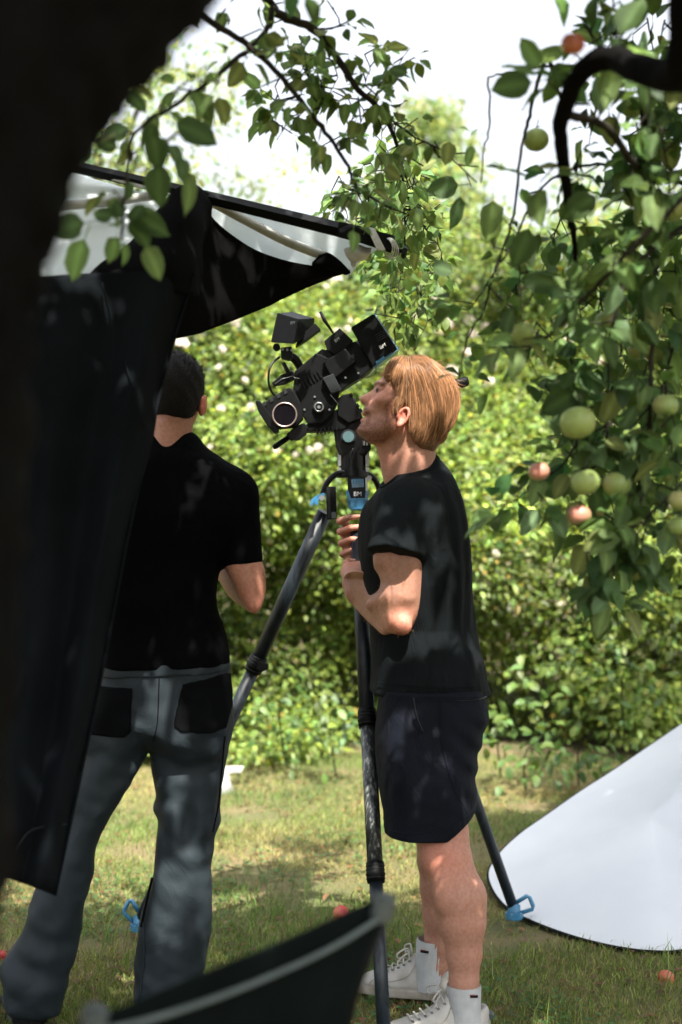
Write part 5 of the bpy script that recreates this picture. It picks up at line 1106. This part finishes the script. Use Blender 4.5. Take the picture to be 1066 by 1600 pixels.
cine = thing('cinema_camera', (.0, 4.40, 1.62), 'black cinema camera rig with matte box and monitor tilted up on the tripod', 'video camera')
bd_ = prism('body', [(462, 582), (494, 555), (503, 557), (512, 562), (540, 540), (556, 536), (584, 575), (566, 591), (545, 604), (531, 613), (527, 631), (519, 650), (503, 664), (482, 664), (470, 645), (458, 620)], 4.40, .105, M['matt'], cine, .004)
prism('top_plate', [(480, 566), (504, 547), (511, 550), (520, 562), (500, 578), (487, 580)], 4.40, .08, M['black'], cine, .003)
prism('side_module', [(505, 566), (540, 545), (556, 566), (520, 594)], 4.34, .03, M['black'], cine, .004)
prism('side_panel', [(504, 591), (521, 584), (534, 610), (518, 616)], 4.335, .022, M['grey'], cine, .003)
for i in range(6): prism('vent_slot', [(470+i*5, 596-i*3.2), (472+i*5, 595-i*3.2), (478+i*5, 606-i*3.2), (476+i*5, 607-i*3.2)], 4.346, .006, M['black'], cine, .0005)
for (x, y) in ((476, 640), (492, 620), (540, 590), (560, 583), (515, 640)): disc('screw', P(x, y, 4.345), (0, -1, 0), .0035, .004, M['steel'], cine, 10, .0005)
tube('seam', [P(516, 616, 4.343), P(529, 632, 4.343)], .0014, M['steel'], cine, 6)
disc('round_socket', P(498.5, 636, 4.342), (0, -1, 0), .0185, .014, M['grey'], cine, 28, .002); ring('socket_ring', P(498.5, 636, 4.334), (0, 1, 0), .013, .0022, M['steel'], cine); disc('socket_hole', P(498.5, 636, 4.333), (0, -1, 0), .005, .004, M['steel'], cine, 12, 0)
ln_ = tube('lens', [P(548, 566, 4.40), P(556, 561, 4.40), P(563, 557, 4.40), P(578, 548, 4.40), P(590, 541, 4.40)], [.044, .048, .043, .048, .046], M['black'], cine, 32)
for (x, y) in ((553, 563), (560, 559), (570, 553), (578, 548)):
    ring('focus_ring', P(x, y, 4.40), (.86, 0, .51), .047, .0022, M['grey'], ln_, 32, 5)
mb = hexa('matte_box', [(548, 512, 4.335), (584, 490, 4.325), (621, 546, 4.325), (583, 574, 4.335), (551, 514, 4.465), (585, 493, 4.475), (620, 543, 4.475), (584, 570, 4.465)], M['matt'], cine, .003)
tube('frame_edge', [P(585, 489, 4.325), P(622.5, 546, 4.325), P(583, 575, 4.333)], .0024, M['rimblue'], mb, 6)
prism('lower_trim', [(586, 569), (620, 545), (623, 548), (588, 575)], 4.40, .14, M['blue'], mb, .001)
def trot(px, py, d, s, size, ang, m, parent): text('print', s, P(px, py, d), size, m, parent, (math.pi/2, ang, 0))
trot(598, 541, 4.320, 'BM', .017, math.radians(-28), M['white'], mb)
for i in range(4): tube('printed_line', [P(586+i*1.2, 524+i*3.2, 4.323), P(602+i*1.2, 515+i*3.2, 4.323)], .0005, M['cap'], mb, 4)
tx = prism('transmitter', [(507, 534), (531, 514), (552, 534), (538, 547), (522, 556), (512, 548)], 4.36, .045, M['matt'], cine, .003)
prism('mount', [(505, 549), (517, 545), (524, 556), (514, 565), (506, 558)], 4.37, .03, M['black'], cine, .002)
trot(527, 531, 4.335, 'BM', .013, math.radians(-35), M['white'], tx)
tube('antenna', [P(500.5, 487, 4.37), P(507, 500, 4.37), P(521, 521, 4.37)], [.0045, .006, .003], M['black'], tx, 8)
# handle, shoe mount, monitor with hood
mon = hexa('monitor', [(433, 489, 4.30), (467.5, 499, 4.25), (459, 537.5, 4.25), (423, 535, 4.30), (456.5, 487, 4.42), (492, 497.5, 4.38), (490.5, 521, 4.38), (452, 523, 4.42)], M['matt'], cine, .002)
text('print', 'BM', P(457.5, 504.5, 4.262), .013, M['cap'], mon, (math.pi/2, 0, -.6))
prism('hood_flap', [(462, 543), (468, 527), (488, 511), (493, 507), (501.5, 516), (480, 532)], 4.34, .05, M['matt'], mon, .002)
disc('ball_joint', P(432.5, 543, 4.33), (0, -1, 0), .011, .03, M['black'], cine, 18, .004)
prism('monitor_mount', [(439, 544), (456, 542), (458, 560), (452, 564), (440, 561)], 4.34, .035, M['grey'], cine, .003)
for k in range(3): disc('mount_screw', P(442+k*7, 546+k*.5, 4.32), (0, -1, 0), .004, .008, M['steel'], cine, 10, 0)
tube('mount_arm', [P(452, 556, 4.36), P(462, 562, 4.37), P(471, 578, 4.38)], [.013, .014, .012], M['black'], cine, 12, 3)
tube('steel_rod', [P(443, 567, 4.34), P(453, 587, 4.34)], .0065, M['grey'], cine, 10); tube('steel_rod', [P(452, 584, 4.335), P(459, 580, 4.335)], .005, M['steel'], cine, 10)
tube('cable', [P(437, 558, 4.33), P(426, 567, 4.32), P(420.5, 580, 4.31), P(420, 598, 4.31), P(424, 611, 4.32), P(431, 620, 4.33)], .0036, M['black'], cine, 8, 6)
for k in range(3): tube('cable', [P(452, 585+k*2, 4.33), P(462+k*3, 592, 4.32), P(466, 602-k*3, 4.33)], .0022, M['black'], cine, 6, 5)
prism('side_handle', [(425, 599), (440, 586), (456, 580), (462, 584), (459, 594), (444, 601), (428, 604)], 4.34, .03, M['matt'], cine, .004)
tube('chrome_line', [P(430, 600, 4.322), P(441, 592, 4.322), P(456, 588, 4.322)], .0012, M['steel'], cine, 5)
# viewfinder block with round eyepiece
prism('viewfinder', [(408, 634), (431, 619), (452, 606), (461, 612), (470, 630), (474, 655), (462, 668), (434, 671), (420, 660)], 4.34, .06, M['matt'], cine, .005)
for k in range(4): prism('grip_ridge', [(410+k*11, 630-k*6.3), (414+k*11, 627-k*6.3), (417+k*11, 633-k*6.3), (412+k*11, 636-k*6.3)], 4.315, .016, M['grey'], cine, .001)
prism('eye_cup', [(399.5, 628), (403, 626), (408, 628), (420, 645), (434, 661), (436.5, 675), (430, 678.5), (419, 667), (405, 645)], 4.33, .05, M['black'], cine, .004)
ey = disc('eyepiece', P(445, 648, 4.30), (0, -1, .0), .038, .05, M['black'], cine, 36, .003)
ring('eyepiece_ring', P(445, 648, 4.272), (0, 1, 0), .0355, .0026, M['copper'], ey, 40); disc('eyepiece_glass', P(445, 648, 4.275), (0, -1, 0), .033, .003, M['glass'], ey, 36, 0)
prism('bracket', [(448, 679), (460, 668), (475, 661), (483, 668), (478, 680), (468, 688), (454, 689)], 4.36, .045, M['black'], cine, .004)
prism('base_plate', [(474, 668), (502, 651), (530, 640), (562, 640), (567, 655), (548, 664), (538, 672), (505, 675), (480, 676)], 4.40, .09, M['matt'], cine, .003)
for k in range(7): prism('plate_tooth', [(494+k*6, 672-k*1.0), (497+k*6, 671-k*1.0), (498+k*6, 679-k*1.2), (495+k*6, 680-k*1.2)], 4.38, .08, M['black'], cine, .001)
prism('rear_mechanism', [(527, 625), (536, 618), (548, 616), (562, 640), (566, 654), (545, 662), (528, 650)], 4.38, .07, M['black'], cine, .003)
for k in range(4): prism('gear_tooth', [(545+k*5, 617+k*8), (549+k*5, 614+k*8), (552+k*5, 619+k*8), (548+k*5, 622+k*8)], 4.36, .03, M['grey'], cine, .001)
tube('grip_rod', [P(427, 700, 4.34), P(430, 698, 4.34), P(453, 682, 4.36)], [.006, .0085, .0085], M['matt'], cine, 12)
tube('loose_wire', [P(586, 576, 4.36), P(577, 586, 4.355), P(566, 592, 4.36), P(556, 596, 4.36)], .0011, M['steel'], cine, 5, 5)
tube('lens_wire', [P(586, 572, 4.37), P(588, 581, 4.36), P(578, 589, 4.36), P(560, 590, 4.37)], .0010, M['cap'], cine, 5, 5)

# ============================================================ WHITE AND BLACK CANOPY (flag on a bar)
can = thing('lighting_canopy', (-.9, 3.5, 1.9), 'black-sided white silk lighting canopy slung from a long black bar at upper left', 'canopy')
def sheet(name, rows, m, parent, nu=8, nv=8, amp=.0, freq=9, seed=1, thick=.002):
    """rows of (px,py,depth) control points -> smooth cloth grid"""
    R_ = [catmull(np.array([P(*p) for p in r]), nu) for r in rows]; G = np.array(R_)
    H = np.stack([catmull(G[:, j], nv) for j in range(G.shape[1])], 1); a, b = H.shape[:2]
    r = np.random.default_rng(seed); D = 0
    for o in range(6):
        k = r.normal(size=3)*freq*(1+.5*o); D = D+np.sin(H@k+r.random()*6+1.3*np.sin(H@(r.normal(size=3)*freq*.4)))/(1+.6*o)
    n = np.cross(np.gradient(H, axis=0), np.gradient(H, axis=1)); n /= np.linalg.norm(n, axis=2)[..., None]+1e-9
    H = H+n*(amp*D)[..., None]; ii = np.arange(a*b).reshape(a, b)
    o = mesh_np(name, H.reshape(-1, 3), np.stack([ii[:-1, :-1], ii[1:, :-1], ii[1:, 1:], ii[:-1, 1:]], -1).reshape(-1, 4), m, parent)
    md = o.modifiers.new('thickness', 'SOLIDIFY'); md.thickness = thick; return o, H
br = tube('bar', [P(60, 240, 3.55), P(110, 259, 3.55), P(310, 305, 3.62), P(560, 366, 3.70), P(614, 382, 3.72)], [.014, .015, .0165, .020, .023], M['bar'], can, 4)
for p in br.data.polygons: p.use_smooth = False
hexa('bar_end', [(530, 346, 3.67), (616, 368, 3.69), (612, 392, 3.69), (525, 370, 3.67), (532, 346, 3.72), (617, 368, 3.74), (613, 391, 3.74), (527, 369, 3.72)], M['bar'], can, .002)
hexa('tape_band', [(573, 355, 3.665), (586, 358, 3.665), (603, 391, 3.665), (589, 390, 3.665), (573, 354, 3.745), (586, 357, 3.745), (603, 392, 3.745), (589, 391, 3.745)], M['tape'], can, .0008)
sheet('tape_flap', [[(528, 357, 3.66), (545, 350, 3.655), (565, 352, 3.66)], [(532, 366, 3.655), (548, 358, 3.65), (566, 362, 3.655)]], M['rim'], can, 5, 5, .004, 40)
for k in range(4): ring('cord_loop', P(605+k*2.0, 385+k*1.2, 3.70), (.7, .5, .3), .022+.002*k, .0017, M['tape'], can, 28, 6)
kn = disc('knob', P(632, 394, 3.70), (1, 0, -.2), .017, .014, M['black'], can, 6, .003); tube('knob_bolt', [P(612, 388, 3.70), P(630, 393, 3.70)], .006, M['black'], kn, 8)
# white silk, left and right of the corner
sheet('silk', [[(40, 262, 3.62), (110, 268, 3.6), (215, 298, 3.6), (300, 322, 3.6)], [(30, 340, 3.5), (90, 345, 3.5), (190, 352, 3.5), (290, 365, 3.5)], [(20, 445, 3.38), (60, 440, 3.38), (150, 430, 3.38), (290, 440, 3.38)]], M['silk'], can, 8, 8, .004, 5, 2)
sheet('silk', [[(318, 300, 3.68), (420, 335, 3.72), (510, 358, 3.76), (596, 385, 3.78)], [(325, 325, 3.70), (410, 365, 3.74), (480, 392, 3.78), (566, 405, 3.80)], [(322, 345, 3.72), (395, 402, 3.76), (465, 425, 3.8), (548, 428, 3.82)]], M['silk'], can, 8, 8, .006, 10, 5)
sheet('loose_silk', [[(541, 392, 3.73), (560, 384, 3.71), (582, 385, 3.72)], [(545, 408, 3.72), (562, 400, 3.70), (578, 396, 3.71)], [(549, 421, 3.73), (556, 416, 3.72), (568, 405, 3.72)]], M['tape'], can, 6, 6, .006, 45, 9)
tube('frame_tube', [P(20, 334, 3.44), P(90, 323, 3.46), P(180, 314, 3.5), (P(242, 305, 3.52))], .0115, M['tube'], can, 14, 4)
tube('frame_tube', [P(325, 312, 3.66), P(380, 342, 3.69), P(450, 378, 3.72), P(512, 402, 3.74)], .0125, M['tube'], can, 14, 4)
tube('frame_edge', [P(100, 262, 3.57), P(160, 276, 3.57), P(225, 292, 3.58), P(290, 312, 3.6)], .004, M['tape'], can, 6, 3)
# black corner sleeve and the drapes
sheet('black_drape', [[(306, 292, 3.58), (330, 306, 3.62), (326, 330, 3.64), (335, 345, 3.66), (390, 385, 3.68), (440, 405, 3.70), (490, 416, 3.72), (548, 424, 3.74)],
    [(302, 360, 3.55), (322, 372, 3.6), (340, 390, 3.63), (370, 412, 3.66), (400, 425, 3.69), (440, 436, 3.71), (480, 436, 3.73), (530, 432, 3.75)],
    [(290, 450, 3.52), (315, 455, 3.58), (340, 460, 3.62), (370, 462, 3.66), (400, 462, 3.7), (430, 458, 3.72), (465, 448, 3.74), (520, 436, 3.76)],
    [(262, 532, 3.5), (290, 526, 3.55), (315, 519, 3.6), (345, 508, 3.64), (375, 497, 3.68), (410, 482, 3.71), (445, 465, 3.74), (512, 440, 3.77)]], M['molton'], can, 5, 8, .004, 8, 4, .003)
sheet('corner_sleeve', [[(238, 330, 3.40), (268, 296, 3.42), (300, 286, 3.46), (322, 300, 3.55), (332, 322, 3.6)], [(200, 372, 3.36), (240, 352, 3.36), (285, 345, 3.38), (312, 350, 3.48), (322, 365, 3.58)], [(140, 425, 3.3), (200, 420, 3.3), (265, 415, 3.3), (304, 420, 3.38), (312, 430, 3.5)], [(140, 455, 3.3), (200, 455, 3.3), (260, 455, 3.3), (302, 460, 3.36), (308, 465, 3.5)]], M['molton'], can, 6, 6, .006, 12, 7, .003)
sheet('sleeve_tip', [[(498, 398, 3.71), (516, 396, 3.70), (545, 420, 3.71)], [(488, 412, 3.72), (512, 414, 3.70), (548, 426, 3.71)], [(496, 420, 3.73), (515, 424, 3.72), (540, 430, 3.72)]], M['molton'], can, 5, 5, .002, 30, 3, .003)
fl_ = thing('hanging_flag', (-.85, 3.2, 1.9), 'large black flag cloth hanging in dappled light in front of the dark-haired man', 'flag')
sheet('cloth', [[(-140, 445, 3.1), (20, 436, 3.18), (110, 428, 3.22), (200, 424, 3.25), (262, 424, 3.3), (304, 428, 3.38)],
    [(-140, 540, 3.05), (20, 530, 3.15), (100, 520, 3.17), (170, 520, 3.24), (235, 522, 3.24), (268, 545, 3.34)],
    [(-140, 680, 3.0), (10, 670, 3.12), (90, 660, 3.12), (150, 655, 3.20), (205, 650, 3.18), (243, 645, 3.28)],
    [(-140, 850, 2.98), (0, 850, 3.08), (70, 845, 3.08), (120, 840, 3.16), (165, 835, 3.13), (202, 828, 3.22)],
    [(-140, 1080, 2.95), (-10, 1080, 3.05), (50, 1080, 3.05), (90, 1080, 3.12), (125, 1080, 3.08), (153, 1085, 3.17)],
    [(-140, 1320, 2.92), (-40, 1355, 3.0), (5, 1370, 3.02), (35, 1380, 3.06), (62, 1390, 3.04), (86, 1399, 3.12)]], M['cloth'], fl_, 14, 14, .0055, 6, 8, .003)
tube('edge_hem', catmull([P(304, 428, 3.375), P(268, 545, 3.335), P(243, 645, 3.275), P(202, 828, 3.215), P(153, 1085, 3.165), P(86, 1399, 3.115)], 6), .0042, M['cloth'], fl_, 6)
tube('fold_line', [P(160, 442, 3.22), P(172, 500, 3.205), P(176, 560, 3.19), P(148, 620, 3.17), P(130, 690, 3.15)], .0022, M['cloth'], fl_, 6, 6)  # thin tube laid along a fold of the cloth
tube('fold_line', [P(195, 560, 3.21), P(215, 640, 3.165), P(226, 668, 3.19)], .0020, M['cloth'], fl_, 6, 6)
tube('cord', [P(25, 1330, 3.02), P(45, 1300, 3.03), P(75, 1290, 3.06), P(104, 1288, 3.10)], .0016, M['grey'], fl_, 5, 5)

# ============================================================ WHITE POP-UP REFLECTOR
rf = thing('reflector', (1.3, 5.1, 0), 'large white oval pop-up reflector lying on the grass beside the tripod foot', 'reflector')
rb = [(1066, 1484, 4.50), (1015, 1485, 4.50), (960, 1480, 4.55), (910, 1468, 4.63), (870, 1456, 4.72), (835, 1443, 4.82), (805, 1427, 4.93), (782, 1407, 5.06), (768, 1386, 5.2), (763, 1366, 5.33), (768, 1350, 5.42), (785, 1327, 5.5), (815, 1300, 5.58), (855, 1272, 5.66), (905, 1237, 5.76), (955, 1205, 5.85), (1010, 1168, 5.93), (1066, 1130, 6.0),
      (1150, 1075, 6.05), (1230, 1035, 6.0), (1310, 1020, 5.85), (1370, 1050, 5.6), (1390, 1130, 5.3), (1370, 1230, 5.0), (1310, 1330, 4.75), (1220, 1420, 4.6), (1140, 1466, 4.52)]
B_ = catmull(np.array([P(*p) for p in rb]), 4, True); B_[:, 2] = np.maximum(B_[:, 2], .012); ctr_ = B_.mean(0)+np.array([0, 0, .03]); nb = len(B_); rings = []
for k in range(15):
    t = k/14; q = ctr_+(B_-ctr_)*t; q[:, 2] += .006*np.sin(q[:, 0]*9+q[:, 1]*4)*(1-t)+.007*np.sin(q[:, 0]*13-q[:, 1]*9+2*np.sin(q[:, 0]*4))*(1-t)*t+.003*np.sin(q[:, 0]*31+q[:, 1]*22)*t*(1-t); rings.append(q)
vv = np.concatenate(rings); j = np.arange(nb); ff = np.concatenate([np.stack([k*nb+j, k*nb+(j+1) % nb, (k+1)*nb+(j+1) % nb, (k+1)*nb+j], 1) for k in range(1, 14)]+[np.stack([np.full(nb, 0), nb+(j+1) % nb, nb+j, np.full(nb, 0)], 1)[:, [0, 1, 2, 2]]*1])
bm = bmesh.new(); bv = [bm.verts.new(x) for x in vv[nb-0:]]; c0 = bm.verts.new(ctr_+np.array([0, 0, 0]))
for k in range(13):
    for i in range(nb): bm.faces.new([bv[k*nb+i], bv[k*nb+(i+1) % nb], bv[(k+1)*nb+(i+1) % nb], bv[(k+1)*nb+i]])
for i in range(nb): bm.faces.new([c0, bv[(i+1) % nb], bv[i]])
bm_obj('fabric', bm, M['refl'], rf, True)
q = np.vstack([B_, B_[:2]]); q[:, 2] -= .004; tube('rim_band', q, .006, M['rim'], rf, 8)
bm = bmesh.new(); bv = [bm.verts.new(x-np.array([0, 0, .008])) for x in B_]; b2_ = [bm.verts.new(np.array([x[0]*.985+.02, x[1]+.02, max(x[2]-.05-.10*max(0, x[2]-.02), -.004)])) for x in B_]  # dark strip below the edge: black backing and the shadow under it in one
for i in range(nb): bm.faces.new([bv[i], bv[(i+1) % nb], b2_[(i+1) % nb], b2_[i]])
bm_obj('backing_and_shadow', bm, M['rim'], rf, True)

# ============================================================ CAMPING CHAIR (blurred, lower foreground)
ch = thing('camping_chair', (-.1, 1.8, 0), 'out-of-focus black canvas folding chair with grey piping in the bottom foreground', 'chair')
C1, C2 = P(598, 1415, 2.0), P(148, 1592, 1.72)
sheet('backrest', [[(125, 1592, 1.70), (200, 1572, 1.75), (310, 1528, 1.82), (420, 1482, 1.89), (520, 1438, 1.95), (608, 1396, 2.0)],
    [(120, 1640, 1.70), (200, 1622, 1.76), (310, 1580, 1.84), (420, 1530, 1.91), (520, 1475, 1.96), (604, 1428, 2.0)],
    [(115, 1760, 1.70), (200, 1750, 1.78), (300, 1730, 1.87), (400, 1690, 1.94), (490, 1620, 1.97), (545, 1590, 2.0)],
    [(110, 1950, 1.70), (200, 1950, 1.78), (290, 1940, 1.87), (380, 1930, 1.94), (450, 1920, 1.97), (480, 1910, 2.0)]], M['chair'], ch, 8, 8, .002, 8, 6, .004)
tube('piping', [P(150, 1612, 1.69), P(230, 1594, 1.745), P(330, 1562, 1.81), P(430, 1522, 1.875), P(520, 1480, 1.935), P(592, 1436, 1.98)], .0040, M['piping'], ch, 8, 6)
for c, rot_ in ((C1, 1), (C2, 1)):
    disc('post_cap', c+np.array([.0, -.01, .0]), (.25, -.1, 1), .0165, .04, M['cap'], ch, 20, .006)
    tube('post', [c+np.array([0, .010, -.01]), P(548, 1560, 2.03) if rot_ and c is C1 else c+np.array([-.01, .02, -.2]), P(480, 1900, 2.06) if c is C1 else c+np.array([-.02, .05, -.4]), (c[0]-.14 if c is C1 else c[0]-.03, c[1]+.12, .02)], .010, M['matt'], ch, 12)
sheet('seat', [[(110, 1950, 1.70), (290, 1945, 1.85), (480, 1910, 2.0)], [(150, 1850, 2.0), (320, 1850, 2.15), (520, 1820, 2.3)]], M['chair'], ch, 6, 6, .004, 8, 3, .004)
for c in (P(150, 1850, 2.0), P(520, 1820, 2.3)): tube('post', [c, (c[0]+.02, c[1]+.03, .02)], .011, M['matt'], ch, 12)

# small things at the foot of the hedge
t = prism('white_board', [(346, 1205), (352, 1198), (381, 1198), (378, 1206), (350, 1207)], 7.35, .05, M['board'], None, .004); tag(t, 'small white board lying at the hedge foot beside the left tripod leg', 'board')
F = Field(tuple(P(330, 1255, 7.2)-.05), tuple(P(372, 1205, 7.2)+np.array([.05, .15, .05])), .008); F.ell(P(351, 1236, 7.22), (.045, .05, .055), .01); F.ell(P(352, 1218, 7.24), (.028, .03, .035), .01); F.waves(.004, 40, 3)
v_, f_ = F.mesh(); t = mesh_np('garden_stone', v_, f_, M['stone']); tag(t, 'small grey stone in the grass below the white board', 'stone')
